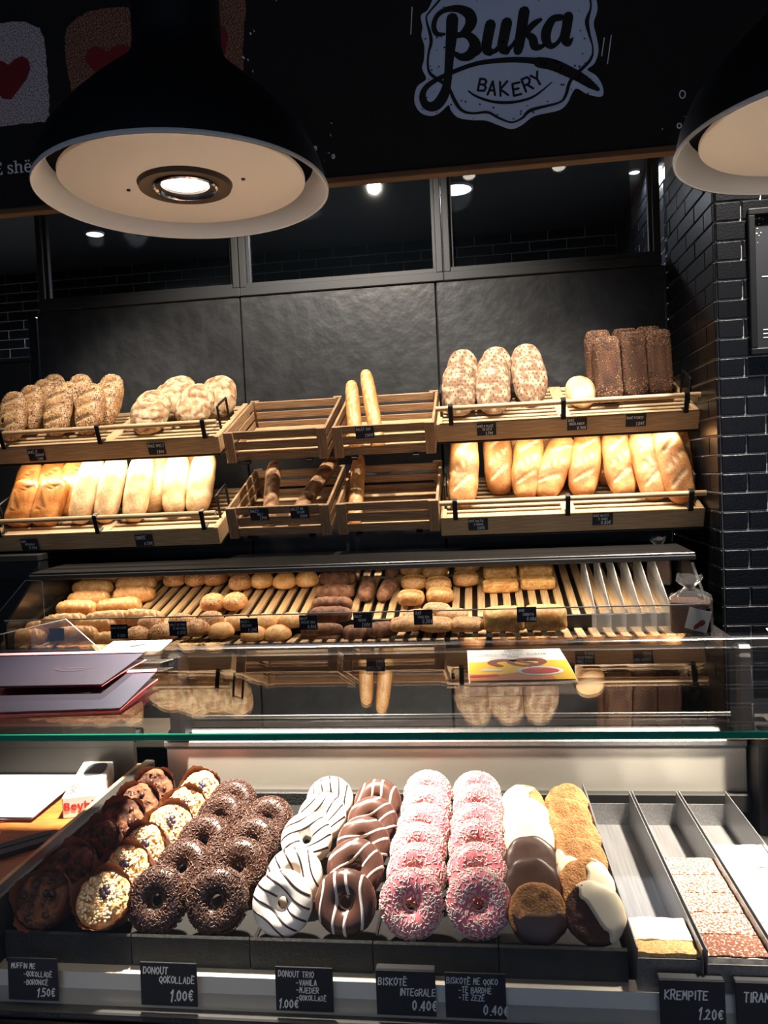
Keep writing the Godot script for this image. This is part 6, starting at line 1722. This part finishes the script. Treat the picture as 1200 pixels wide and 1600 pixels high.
func build_sweets() -> void:
	var floor_y := 0.975
	var dn := {}
	for s in ["pink", "sprinkle", "white", "choc"]:
		dn[s] = [donut_meshes(7, s), donut_meshes(19, s)]
	# [style, x, z of each, label, group]
	var rows := [
		["sprinkle", -0.472, [-1.02, -1.115, -1.2, -1.28, -1.345], "chocolate sprinkle donut, %s, row beside the blueberry muffins", "chocolate sprinkle donuts"],
		["sprinkle", -0.388, [-1.022, -1.115, -1.195, -1.275], "chocolate sprinkle donut, %s, row beside the white donuts", "chocolate sprinkle donuts"],
		["white", -0.296, [-1.021, -1.09, -1.215, -1.295, -1.36], "white glazed donut with dark stripes, %s", "white striped donuts"],
		["choc", -0.206, [-1.026, -1.12, -1.195, -1.275, -1.35], "milk chocolate donut with white stripes, %s", "chocolate striped donuts"],
		["pink", -0.117, [-1.026, -1.11, -1.18, -1.25, -1.32, -1.39], "pink donut with white sprinkles, %s, row beside the chocolate donuts", "pink sprinkle donuts"],
		["pink", -0.028, [-1.03, -1.112, -1.185, -1.255, -1.325, -1.392], "pink donut with white sprinkles, %s, row beside the cookies", "pink sprinkle donuts"]]
	for q in rows:
		var st: String = q[0]
		var n: int = q[2].size()
		for i in n:
			var lean := 26.0 if i == 0 else rng.randf_range(34, 44)
			var x: float = q[1] + rng.randf_range(-0.003, 0.003)
			if st == "white" and i in [2, 3]:
				x += [0.0, 0.0, -0.006, 0.004][i]
			var cy := floor_y + 0.0425 * cos(deg_to_rad(lean)) + 0.0135 * sin(deg_to_rad(lean)) + 0.0006
			var o := thing({"pink": "pink_donut", "sprinkle": "sprinkle_donut", "white": "white_donut", "choc": "chocolate_donut"}[st], q[3] % row_word(i, n), "donut", Vector3(x, cy, q[2][i]), q[4])
			var spin := rng.randf() * TAU
			if st == "white":
				spin = deg_to_rad([62.0, 30.0, -55.0, -35.0, 5.0][i])
			elif st == "choc":
				spin = deg_to_rad([5.0, -50.0, -75.0, -62.0, -8.0][i])
			place_leaning(o, lean, spin, rng.randf_range(-0.08, 0.08))
			var d: Dictionary = dn[st][i % 2]
			part(o, "dough", d.dough, M.dough)
			part(o, "glaze", d.glaze, {"pink": M.glaze_pink, "sprinkle": M.glaze_dark, "white": M.glaze_white, "choc": M.glaze_choc}[st])
			if d.has("sprinkles"):
				part(o, "sprinkles", d.sprinkles, M.sprinkle_white if st == "pink" else M.sprinkle_choc).set_meta("kind", "stuff")
			else:
				part(o, "stripes", d.stripes, M.stripe_dark if st == "white" else M.stripe_white)
	build_muffins(floor_y)
	build_cookies(floor_y)
	build_cakes()
	var e := thing("chocolate_cake", "round glossy chocolate cake at the picture edge past the steel trays", "cake", Vector3(0.5, 0.926, -1.31))
	var m := MB.new()
	lathe(m, [Vector2(0.04, 0.0), Vector2(0.046, 0.01), Vector2(0.047, 0.1), Vector2(0.045, 0.118), Vector2(0.036, 0.128), Vector2(0.0001, 0.132)], 40)
	part(e, "glaze", m.mesh(), M.glaze_dark)
	m = MB.new()
	lathe(m, [Vector2(0.0001, -0.001), Vector2(0.052, -0.001), Vector2(0.052, 0.002), Vector2(0.0001, 0.0021)], 40)
	part(e, "board", m.mesh(), M.print_brown)

func blob(m: MB, at: Vector3, r: float, sd: int, squash := 0.8) -> void:
	var rr := RandomNumberGenerator.new()
	rr.seed = sd
	var rows := []
	for i in 5:
		var ph := PI * (i / 4.0 - 0.5)
		var row := PackedVector3Array()
		for k in 6:
			var w := TAU * k / 6
			var s := r * rr.randf_range(0.8, 1.15)
			row.append(at + Vector3(cos(w) * cos(ph), sin(w) * cos(ph), sin(ph) * squash) * (s if i in [1, 2, 3] else r))
		rows.append(row)
	grid(m, rows, true, null)

func build_muffins(floor_y: float) -> void:
	var variants := []
	for v in 3:
		for kind in ["choc", "berry"]:
			var nz := FastNoiseLite.new()
			nz.seed = 40 + v
			nz.frequency = 42.0
			nz.fractal_octaves = 3
			var rr := RandomNumberGenerator.new()
			rr.seed = 70 + v * 3 + kind.length()
			var d := {}
			# cake: dome on z, base at z = 0
			var rows := []
			var cols := []
			for i in 25:
				var f := i / 24.0
				var row := PackedVector3Array()
				var col := PackedColorArray()
				for k in 44:
					var a := TAU * k / 44
					var rad := 0.0385 * sin(f * PI * 0.5)
					var z := 0.042 + 0.013 * cos(f * PI * 0.5)
					var p := Vector3(cos(a) * rad, sin(a) * rad, z)
					var q := nz.get_noise_3dv(p)
					p.z += q * 0.009 * (1.0 if f < 0.97 else 0.3)
					row.append(p if i > 0 else Vector3(0, 0, p.z))
					if kind == "choc":
						col.append(lin(74, 45, 31).lerp(lin(126, 82, 58), smoothstep(-0.3, 0.35, q)))
					else:
						col.append(lin(204, 156, 96).lerp(lin(232, 204, 156), smoothstep(-0.2, 0.35, nz.get_noise_3dv(p * 1.7))))
				rows.append(row)
				cols.append(col)
			var side := PackedVector3Array()
			var scol := PackedColorArray()
			for k in 44:
				var a := TAU * k / 44
				side.append(Vector3(cos(a) * 0.027, sin(a) * 0.027, 0.002))
				scol.append(cols[24][k])
			rows.append(side)
			cols.append(scol)
			var m := MB.new()
			grid(m, rows, true, cols, Vector3.BACK)
			d.cake = m.mesh()
			# parchment cup with four raised points
			rows = []
			for i in 9:
				var f := i / 8.0
				var row := PackedVector3Array()
				for k in 64:
					var a := TAU * k / 64
					var petal := pow(absf(cos(2.0 * a + v)), 1.6)
					var h := 0.046 + 0.014 * petal + 0.002 * sin(7.0 * a)
					var rad := lerpf(0.0285, 0.041 + 0.003 * petal, pow(f, 0.8)) + 0.0012 * sin(22.0 * a) * f
					row.append(Vector3(cos(a) * rad, sin(a) * rad, f * h))
				rows.append(row)
			m = MB.new()
			grid(m, rows, true, null, 0)
			lathe(m, [Vector2(0.0001, 0.0), Vector2(0.0285, 0.0)], 32, Transform3D(Basis(Vector3.RIGHT, PI / 2)))
			d.cup = m.mesh()
			m = MB.new()
			if kind == "berry":
				for i in 270:
					var a := rr.randf() * TAU
					var rad := 0.034 * sqrt(rr.randf())
					var z := 0.042 + 0.013 * cos(asin(minf(rad / 0.0385, 1.0))) + 0.002
					blob(m, Vector3(cos(a) * rad, sin(a) * rad, z), rr.randf_range(0.001, 0.0025), i + v * 300)
				d.crumbs = m.mesh()
				m = MB.new()
				for i in 4:
					var a := TAU * i / 4 + v
					blob(m, Vector3(0.004 + 0.004 * cos(a), 0.006 + 0.004 * sin(a), 0.0565), 0.0062, i + v, 0.5)
				d.berry = m.mesh()
			else:
				for i in 16:
					var a := rr.randf() * TAU
					var rad := 0.03 * sqrt(rr.randf())
					var z := 0.042 + 0.013 * cos(asin(minf(rad / 0.0385, 1.0))) + 0.001
					blob(m, Vector3(cos(a) * rad, sin(a) * rad, z), rr.randf_range(0.003, 0.006), i + v * 200)
				d.chunks = m.mesh()
			variants.append(d)
	for q in [["choc", -0.642, [-1.015, -1.09, -1.175, -1.255, -1.33, -1.4], "dark chocolate muffin in brown parchment, %s of its row"], ["berry", -0.549, [-1.012, -1.095, -1.165, -1.245, -1.315, -1.392], "crumble-topped blueberry muffin in brown parchment, %s of its row"]]:
		for i in 6:
			var lean := rng.randf_range(34, 46)
			var x: float = q[1] + rng.randf_range(-0.004, 0.004)
			# the sweet faces the customer: its cup points back and down
			var o := thing("chocolate_muffin" if q[0] == "choc" else "blueberry_muffin", q[3] % row_word(i, 6), "muffin", Vector3(x, floor_y + 0.012, q[2][i] - 0.028), "chocolate muffins" if q[0] == "choc" else "blueberry muffins")
			place_leaning(o, lean, rng.randf() * TAU if q[0] == "choc" else rng.randf_range(-0.5, 0.5), rng.randf_range(-0.15, 0.1))
			# the rim of the cup rests on the tray
			var low := 0.0285 * cos(deg_to_rad(lean))
			o.position.y = floor_y + maxf(low, 0.041 * cos(deg_to_rad(lean)) - 0.05 * sin(deg_to_rad(lean)) + 0.004)
			var d: Dictionary = variants[(i % 3) * 2 + (0 if q[0] == "choc" else 1)]
			part(o, "cake", d.cake, M.crumbly)
			part(o, "paper_cup", d.cup, M.paper_cup)
			if d.has("crumbs"):
				part(o, "crumble", d.crumbs, M.crumble).set_meta("kind", "stuff")
				part(o, "blueberries", d.berry, M.berry)
			else:
				part(o, "chocolate_chunks", d.chunks, M.cookie_choc)

func cookie_mesh(sd: int, grow: float) -> ArrayMesh:
	# a round cookie lying on its z axis
	var nz := FastNoiseLite.new()
	nz.seed = sd
	nz.frequency = 45.0 if grow == 0.0 else 30.0
	nz.fractal_octaves = 4
	var R := 0.038 + grow
	var H := 0.0075 + grow
	var rows := []
	for i in 33:
		var ph := PI * (i / 32.0 - 0.5)
		var row := PackedVector3Array()
		for k in 48:
			var a := TAU * k / 48
			var rad := R * pow(cos(ph), 0.35) if i > 0 and i < 32 else 0.0
			var p := Vector3(cos(a) * rad, sin(a) * rad, H * spow(sin(ph), 0.7))
			var nn := nz.get_noise_3dv(p)
			p += Vector3(cos(a), sin(a), 0) * nn * 0.0025 * minf(rad / R, 1.0)
			p.z += nn * (0.0032 if grow == 0.0 else 0.0012) * signf(p.z)
			row.append(p)
		rows.append(row)
	var m := MB.new()
	grid(m, rows, true, null)
	return m.mesh()

func dip_mesh() -> ArrayMesh:
	# the coat of a cookie dipped up to a wavy line, towards +x
	var R := 0.0402
	var H := 0.0098
	var rows := []
	for i in 25:
		var f := i / 24.0
		var s := lerpf(0.0, 1.0, sin(f * PI * 0.5)) * R
		var c := sqrt(maxf(R * R - s * s, 0.0))
		var row := PackedVector3Array()
		for k in 40:
			var a := TAU * k / 40
			var y := c * spow(cos(a), 0.6) if i < 24 else 0.0
			var h := H * pow(maxf(1.0 - pow(sqrt(s * s + y * y) / R, 6.0), 0.0), 0.5)
			if i == 0:
				h *= 0.7
			row.append(Vector3(s + (0.0022 * sin(y * 190.0) + 0.0012 * sin(y * 420.0)) * (1.0 - f), y, h * spow(sin(a), 0.5)))
		rows.append(row)
	var m := MB.new()
	grid(m, rows, true, null)
	return m.mesh()

func build_cookies(floor_y: float) -> void:
	var plain := [cookie_mesh(1, 0.0), cookie_mesh(2, 0.0)]
	var whole := cookie_mesh(1, 0.0016)
	var half := dip_mesh()
	var zs := [-1.018, -1.09, -1.16, -1.23, -1.295, -1.355]
	# [x, coats from front to back: [material, whole or the direction the half coat points]]
	for q in [[0.05, [["cookie_choc", -90.0, "cookie with its lower half dipped in dark chocolate"], ["cookie_choc", null, "cookie fully coated in dark chocolate"], ["cookie_choc", null, "cookie fully coated in dark chocolate"], ["cookie_white", null, "cookie fully coated in white chocolate"], ["cookie_white", null, "cookie fully coated in white chocolate"], ["cookie_white", 150.0, "cookie half dipped in white chocolate"]], "row beside the pink donuts"],
			[0.124, [["cookie_white", 35.0, "dark cookie half dipped in white chocolate"], ["cookie_white", -10.0, "cookie half dipped in white chocolate"], ["cookie_white", -120.0, "cookie half dipped in white chocolate"], ["", 0.0, "plain oat cookie"], ["", 0.0, "plain oat cookie"], ["", 0.0, "plain oat cookie"]], "row beside the steel trays"]]:
		for i in 6:
			var c: Array = q[1][i]
			var lean := 24.0 if i == 0 else rng.randf_range(34, 44)
			var cy := floor_y + 0.04 * cos(deg_to_rad(lean)) + 0.007 * sin(deg_to_rad(lean)) + 0.001
			var o := thing("cookie", "%s, %s, %s" % [c[2], row_word(i, 6), q[2]], "cookie", Vector3(q[0] + rng.randf_range(-0.003, 0.003), cy, zs[i]), "cookies in the black tray")
			place_leaning(o, lean, 0.0, rng.randf_range(-0.1, 0.1))
			part(o, "biscuit", plain[i % 2], M.cookie_dark if c[2].begins_with("dark") else M.cookie)
			if c[0] != "":
				if c[1] == null:
					part(o, "coating", whole, M[c[0]], Transform3D(Basis(), Vector3(0, 0, 0.001)))
				else:
					part(o, "coating", half, M[c[0]], Transform3D(Basis(Vector3.BACK, deg_to_rad(c[1])), Vector3(0, 0, 0.001)))

func slab(m: MB, w: float, h: float, d: float, sd: int, amp: float) -> void:
	# a cake slab from y = 0 up, uneven on top
	var nz := FastNoiseLite.new()
	nz.seed = sd
	nz.frequency = 35.0
	nz.fractal_octaves = 3
	var rows := []
	for i in 17:
		var row := PackedVector3Array()
		for k in 21:
			var x := w * (k / 20.0 - 0.5)
			var z := d * (i / 16.0 - 0.5)
			var edge := minf(minf(k, 20 - k), minf(i, 16 - i))
			var y := h + nz.get_noise_2d(x + sd, z) * amp - (amp * 1.2 if edge == 0 else 0.0)
			row.append(Vector3(x + nz.get_noise_2d(z, sd) * amp, y, z + nz.get_noise_2d(x, sd + 3.0) * amp))
		rows.append(row)
	grid(m, rows, false, null, Vector3.UP)
	var ring := []
	for k in 21:
		ring.append(rows[16][k])
	for i in range(15, -1, -1):
		ring.append(rows[i][20])
	for k in range(19, -1, -1):
		ring.append(rows[0][k])
	for i in range(1, 16):
		ring.append(rows[i][0])
	for i in ring.size():
		var a: Vector3 = ring[i]
		var b: Vector3 = ring[(i + 1) % ring.size()]
		var nn := (b - a).cross(Vector3.DOWN).normalized()
		if nn.dot(a) < 0.0:
			nn = -nn
		m.flat([a, b, Vector3(b.x, 0, b.z), Vector3(a.x, 0, a.z)], nn)

func build_cakes() -> void:
	var o := thing("cream_slice", "white cream slice with golden flaky pastry in the steel tray", "cake", Vector3(0.2075, 0.9395, -1.018))
	var m := MB.new()
	slab(m, 0.0735, 0.012, 0.072, 3, 0.0012)
	part(o, "pastry_base", m.mesh(), M.pastry)
	m = MB.new()
	slab(m, 0.0725, 0.034, 0.069, 5, 0.0012)
	part(o, "custard", m.mesh(), M.cream, Vector3(0, 0.012, 0))
	m = MB.new()
	slab(m, 0.075, 0.007, 0.073, 8, 0.0022)
	part(o, "pastry_top", m.mesh(), M.pastry, Vector3(0, 0.045, 0.0005))
	m = MB.new()
	slab(m, 0.0725, 0.0035, 0.05, 11, 0.0016)
	part(o, "icing_sugar", m.mesh(), M.cream, Vector3(0, 0.0515, -0.0105))
	var z := -0.975
	for k in 5:
		var d: float = [0.048, 0.05, 0.05, 0.05, 0.052][k]
		o = thing("tiramisu_piece", "cocoa dusted tiramisu piece, " + ["frontmost", "second from the front", "middle one", "fourth from the front", "rearmost"][k] + " in the steel tray", "cake", Vector3(0.2905, 0.9395, z - d * 0.5), "tiramisu pieces")
		m = MB.new()
		slab(m, 0.0765, 0.05, d - 0.0012, 20 + k, 0.0009)
		part(o, "cream_layer", m.mesh(), M.cream)
		m = MB.new()
		slab(m, 0.0755, 0.0042, d - 0.003, 30 + k, 0.0013)
		part(o, "cocoa_dust", m.mesh(), M.cocoa if k > 0 else M.cocoa_dark, Vector3(0, 0.0485, 0))
		z -= d
	z = -0.975
	for k in 4:
		o = thing("cream_cake_piece", "white cream cake piece, " + ["frontmost", "second from the front", "third from the front", "rearmost"][k] + ", end steel tray", "cake", Vector3(0.375, 0.9395, z - 0.036), "white cream cake pieces")
		m = MB.new()
		slab(m, 0.079, 0.056, 0.0705, 50 + k, 0.0016)
		part(o, "cream", m.mesh(), M.cream)
		m = MB.new()
		slab(m, 0.078, 0.006, 0.069, 60 + k, 0.001)
		part(o, "sponge", m.mesh(), M.pastry, Vector3(0, 0.0, 0))
		z -= 0.072

# ---------------------------------------------------------------- on and beside the counter
func sheet(m: MB, w: float, d: float, lift: float, thick: float, curl := 0.0) -> void:
	# a page lying flat, its far edge lifted by a curl
	var rows := []
	for i in 13:
		var f := i / 12.0
		var row := PackedVector3Array()
		for k in 9:
			row.append(Vector3(w * (k / 8.0 - 0.5), lift + curl * f * f + 0.002 * sin(f * PI) * (k / 8.0), d * (0.5 - f)))
		rows.append(row)
	for y in [0.0, -thick]:
		var rr := []
		for r in rows:
			var q := PackedVector3Array()
			for p in r:
				q.append(p + Vector3(0, y, 0))
			rr.append(q)
		grid(m, rr, false, null, Vector3.UP if y == 0.0 else Vector3.DOWN)

func build_counter_clutter() -> void:
	# folded leaflets at the end of the glass
	var y := GLASS_Y + 0.0005
	for q in [[Vector3(-0.655, y, -1.125), 0.24, 0.17, 0.09, "lower dark blue folded leaflet on the counter glass"], [Vector3(-0.73, y + 0.017, -1.2), 0.28, 0.17, 0.02, "upper dark blue folded leaflet with a round seal on the counter glass"]]:
		var o := thing("leaflet", q[4], "leaflet", q[0], "folded leaflets on the glass")
		o.rotation.y = q[3]
		var m := MB.new()
		sheet(m, q[1], q[2], 0.001, 0.0008)
		part(o, "lower_leaf", m.mesh(), M.leaflet_pink)
		m = MB.new()
		sheet(m, q[1] - 0.004, q[2] - 0.006, 0.0025, 0.0006)
		part(o, "page", m.mesh(), M.paper)
		m = MB.new()
		sheet(m, q[1], q[2], 0.004, 0.0008, 0.012)
		var tl := part(o, "upper_leaf", m.mesh(), M.leaflet_blue)
		m = MB.new()
		var t := Transform3D(Basis(Vector3(1, 0, 0), Vector3(0, 0, -1), Vector3(0, 1, 0)), Vector3(q[1] * 0.18, 0.0075, -0.01))
		var ring := []
		for k in 25:
			ring.append(Vector3(0.034 * cos(TAU * k / 24), 0.024 * sin(TAU * k / 24), 0.002))
		stroke(m, ring, t, 0.0012)
		stroke(m, [Vector3(-0.02, 0.004, 0.008), Vector3(0.02, 0.004, 0.008)], t, 0.0012)
		stroke(m, [Vector3(-0.014, -0.008, 0.004), Vector3(0.014, -0.008, 0.004)], t, 0.0012)
		part(tl, "seal", m.mesh(), M.leaflet_dark)
		m = MB.new()
		sheet(m, q[1], 0.012, 0.005, 0.0006, 0.001)
		part(o, "fold_band", m.mesh(), M.leaflet_pink, Vector3(0, 0.0115, -q[2] * 0.5 + 0.004))
	# white leaflet with a pretzel and a cup
	var w := thing("pretzel_leaflet", "white and yellow leaflet with a pretzel picture on the counter glass", "leaflet", Vector3(0.047, y, -1.282))
	w.rotation.y = 0.03
	var m := MB.new()
	sheet(m, 0.162, 0.216, 0.0012, 0.0006)
	part(w, "paper", m.mesh(), M.paper)
	var flat := Transform3D(Basis(Vector3(1, 0, 0), Vector3(0, 0, -1), Vector3(0, 1, 0)), Vector3(0, 0.0035, 0))
	m = MB.new()
	plate(m, PackedVector2Array([Vector2(-0.08, -0.106), Vector2(0.08, -0.106), Vector2(0.08, 0.012), Vector2(0.06, 0.016), Vector2(0.03, 0.01), Vector2(-0.03, 0.014), Vector2(-0.08, 0.008)]), 0.0, 0.0002, flat)
	var yl := part(w, "yellow_print", m.mesh(), M.print_yellow)
	m = MB.new()
	plate(m, PackedVector2Array([Vector2(-0.08, -0.1065), Vector2(0.05, -0.1065), Vector2(0.045, -0.07), Vector2(0.01, -0.055), Vector2(-0.04, -0.075), Vector2(-0.08, -0.068)]), 0.0002, 0.0004, flat)
	part(w, "orange_print", m.mesh(), M.print_orange)
	m = MB.new()
	stroke(m, smooth([Vector3(-0.03, -0.02, 0.013), Vector3(-0.042, 0.0, 0.015), Vector3(-0.03, 0.018, 0.015), Vector3(0.0, 0.012, 0.012), Vector3(0.026, -0.012, 0.011), Vector3(0.005, -0.02, 0.01), Vector3(-0.012, 0.005, 0.011), Vector3(0.01, 0.024, 0.014), Vector3(0.036, 0.02, 0.014), Vector3(0.04, -0.002, 0.013), Vector3(0.02, -0.026, 0.012)], 5), flat, 0.0006)
	part(w, "pretzel_print", m.mesh(), M.print_brown)
	m = MB.new()
	var cup := []
	for k in 21:
		cup.append(Vector3(0.03 + 0.033 * cos(TAU * k / 20), -0.055 + 0.024 * sin(TAU * k / 20), 0.008))
	stroke(m, cup, flat, 0.0007)
	stroke(m, [Vector3(-0.055, -0.045, 0.012), Vector3(-0.03, -0.047, 0.008)], flat, 0.0007)
	part(w, "cup_print", m.mesh(), M.paper)
	m = MB.new()
	stroke(m, [Vector3(0.014, -0.055, 0.03), Vector3(0.046, -0.055, 0.03)], flat, 0.0006)
	part(w, "sauce_print", m.mesh(), M.print_red)
	m = MB.new()
	stroke(m, [Vector3(-0.074, -0.082, 0.012), Vector3(-0.04, -0.078, 0.014)], flat, 0.0008)
	part(w, "ham_print", m.mesh(), M.print_red)
	m = MB.new()
	chalk(m, "BREZELL. GAZIVAR. DJATHË", Vector2(-0.07, 0.058), 0.0075, 0.0011, flat, 0.0002, 0.0, 0.9)
	chalk(m, "1.50€", Vector2(-0.014, 0.042), 0.0075, 0.0011, flat, 0.0002, 0.0)
	stroke(m, [Vector3(-0.045, 0.032, 0.0012), Vector3(0.045, 0.032, 0.0012)], flat, 0.0002)
	var ov := []
	for k in 17:
		ov.append(Vector3(0.016 * cos(TAU * k / 16), 0.088 + 0.009 * sin(TAU * k / 16), 0.0012))
	stroke(m, ov, flat, 0.0002)
	stroke(m, [Vector3(-0.01, 0.088, 0.004), Vector3(0.01, 0.088, 0.004)], flat, 0.0002)
	part(w, "lettering", m.mesh(), M.print_grey)
	# small bright card in a clear stand
	var c := thing("card_stand", "small white card in a clear stand behind the leaflets", "card", Vector3(-0.672, y, -1.42))
	part(c, "card", box_mesh(Vector3(0.12, 0.001, 0.06), 0.0), M.paper, Transform3D(Basis(Vector3.RIGHT, 0.12), Vector3(0, 0.014, 0)))
	m = MB.new()
	for k in 2:
		stroke(m, [Vector3(-0.02 + 0.012 * k, -0.006, 0.005), Vector3(0.012 + 0.01 * k, 0.006, 0.005)], Transform3D(Basis(Vector3.RIGHT, 0.12), Vector3(0, 0.014, 0)) * Transform3D(Basis(Vector3(1, 0, 0), Vector3(0, 0, -1), Vector3(0, 1, 0)), Vector3(0, 0.001, 0)), 0.0)
	part(c, "print", m.mesh(), M.leaflet_dark)
	for x in [-0.035, 0.03]:
		pbox(c, "stand_leg", Vector3(0.02, 0.011, 0.03), Vector3(x, 0.0055, 0.0), M.acrylic, 0.0)
	var k2 := thing("clear_front_plate", "clear pointed acrylic plate standing on the counter glass", "plate", Vector3(-0.86, y, -1.45))
	clear_plate(k2, [Vector2(-0.3, 0.0), Vector2(0.1, 0.0), Vector2(0.03, 0.064), Vector2(-0.3, -0.0 + 0.0001)])
	var rd := thing("red_leaflet", "red and black leaflet at the picture edge on the counter glass", "leaflet", Vector3(0.585, y, -1.43))
	m = MB.new()
	sheet(m, 0.18, 0.08, 0.001, 0.0008)
	part(rd, "lower_leaf", m.mesh(), M.leaflet_dark)
	m = MB.new()
	sheet(m, 0.17, 0.07, 0.004, 0.0008, 0.006)
	part(rd, "upper_leaf", m.mesh(), M.leaflet_pink)
	m = MB.new()
	sheet(m, 0.175, 0.05, 0.008, 0.0008, 0.006)
	part(rd, "page", m.mesh(), M.paper, Vector3(0, 0, -0.012))
	# papers, box and wallet on the wooden worktop
	for k in 3:
		var p := thing("order_sheet", ["lowest order sheet with a pink edge on the wooden worktop", "middle order sheet in the pile on the wooden worktop", "topmost printed order sheet on the wooden worktop"][k], "paper", Vector3(-0.965 + 0.006 * k, 1.0005 + 0.004 * k, -1.385 - 0.004 * k), "order sheets")
		p.rotation.y = 0.1 - 0.05 * k
		m = MB.new()
		sheet(m, 0.24, 0.19, 0.0022, 0.002, 0.004)
		part(p, "leaf", m.mesh(), M.leaflet_pink if k == 0 else M.order_paper)
		if k == 2:
			m = MB.new()
			var fl := Transform3D(Basis(Vector3(1, 0, 0), Vector3(0, 0, -1), Vector3(0, 1, 0)), Vector3(0, 0.0075, 0))
			for i in 9:
				for j in 3:
					var x0 := -0.1 + j * 0.07 + rng.randf_range(0, 0.01)
					stroke(m, [Vector3(x0, -0.075 + i * 0.017, 0.0016), Vector3(x0 + rng.randf_range(0.02, 0.05), -0.075 + i * 0.017, 0.0016)], fl, 0.0)
			part(p, "print", m.mesh(), M.print_grey)
	var b := thing("glove_box", "white cardboard dispenser box with red lettering on the wooden worktop", "box", Vector3(-0.7805, 1.0, -1.412))
	b.rotation.y = 0.29
	pbox(b, "carton", Vector3(0.062, 0.04, 0.185), Vector3(0, 0.02, 0), M.carton, 0.002)
	m = MB.new()
	var hole := PackedVector2Array()
	for k in 24:
		var a := TAU * k / 24
		hole.append(Vector2(0.02 * spow(cos(a), 0.6), 0.034 * spow(sin(a), 0.6)))
	plate(m, hole, 0.0, 0.0006, Transform3D(Basis(Vector3(1, 0, 0), Vector3(0, 0, -1), Vector3(0, 1, 0)), Vector3(0.004, 0.04, -0.04)))
	part(b, "opening", m.mesh(), M.print_grey)
	m = MB.new()
	var fb := SystemFont.new()
	fb.font_names = PackedStringArray(["Droid Sans"])
	fb.font_weight = 700
	var tm := TextMesh.new()
	tm.font = fb
	tm.text = "Beybi"
	tm.font_size = 24
	tm.pixel_size = 0.00085
	tm.depth = 0.0006
	part(b, "brand_lettering", tm, M.print_red, Vector3(-0.002, 0.022, 0.0928))
	part(b, "brand_lettering", tm, M.print_red, Transform3D(Basis(Vector3.UP, PI / 2) * Basis(Vector3.RIGHT, -PI / 2), Vector3(-0.019, 0.0403, 0.052)))
	m = MB.new()
	for i in 4:
		stroke(m, [Vector3(-0.005 + i * 0.009, 0.03, 0.0012), Vector3(0.0 + i * 0.009, 0.05, 0.0012)], Transform3D(Basis(Vector3(1, 0, 0), Vector3(0, 0, -1), Vector3(0, 1, 0)), Vector3(0.0, 0.0405, 0.075)), 0.0)
	part(b, "small_print", m.mesh(), M.print_grey)
	var wl := thing("leather_case", "dark brown rounded leather case on the wooden worktop", "case", Vector3(-0.805, 1.0, -1.195))
	wl.rotation.y = 0.75
	m = MB.new()
	var lo := PackedVector2Array()
	for k in 28:
		var a := TAU * k / 28
		lo.append(Vector2(0.075 * spow(cos(a), 0.5), 0.022 * spow(sin(a), 0.6)))
	plate(m, lo, 0.0, 0.009, Transform3D(Basis(Vector3(1, 0, 0), Vector3(0, 0, -1), Vector3(0, 1, 0)), Vector3.ZERO))
	part(wl, "body", m.mesh(), M.leather)
	m = MB.new()
	tube(m, [Vector3(-0.06, 0.0092, 0), Vector3(0.06, 0.0092, 0)], 0.0012, 6)
	part(wl, "seam", m.mesh(), M.black_matte)
	var rp := thing("twine_roll", "small coil of natural twine at the edge of the wooden worktop", "twine", Vector3(-0.885, 1.0, -1.235))
	for k in 3:
		m = MB.new()
		var ring := []
		for i in 25:
			ring.append(Vector3(0.022 * cos(TAU * i / 24), 0.005 + k * 0.008, 0.022 * sin(TAU * i / 24)))
		tube(m, ring, 0.0045, 8, false)
		part(rp, "coil", m.mesh(), M.wood_y)
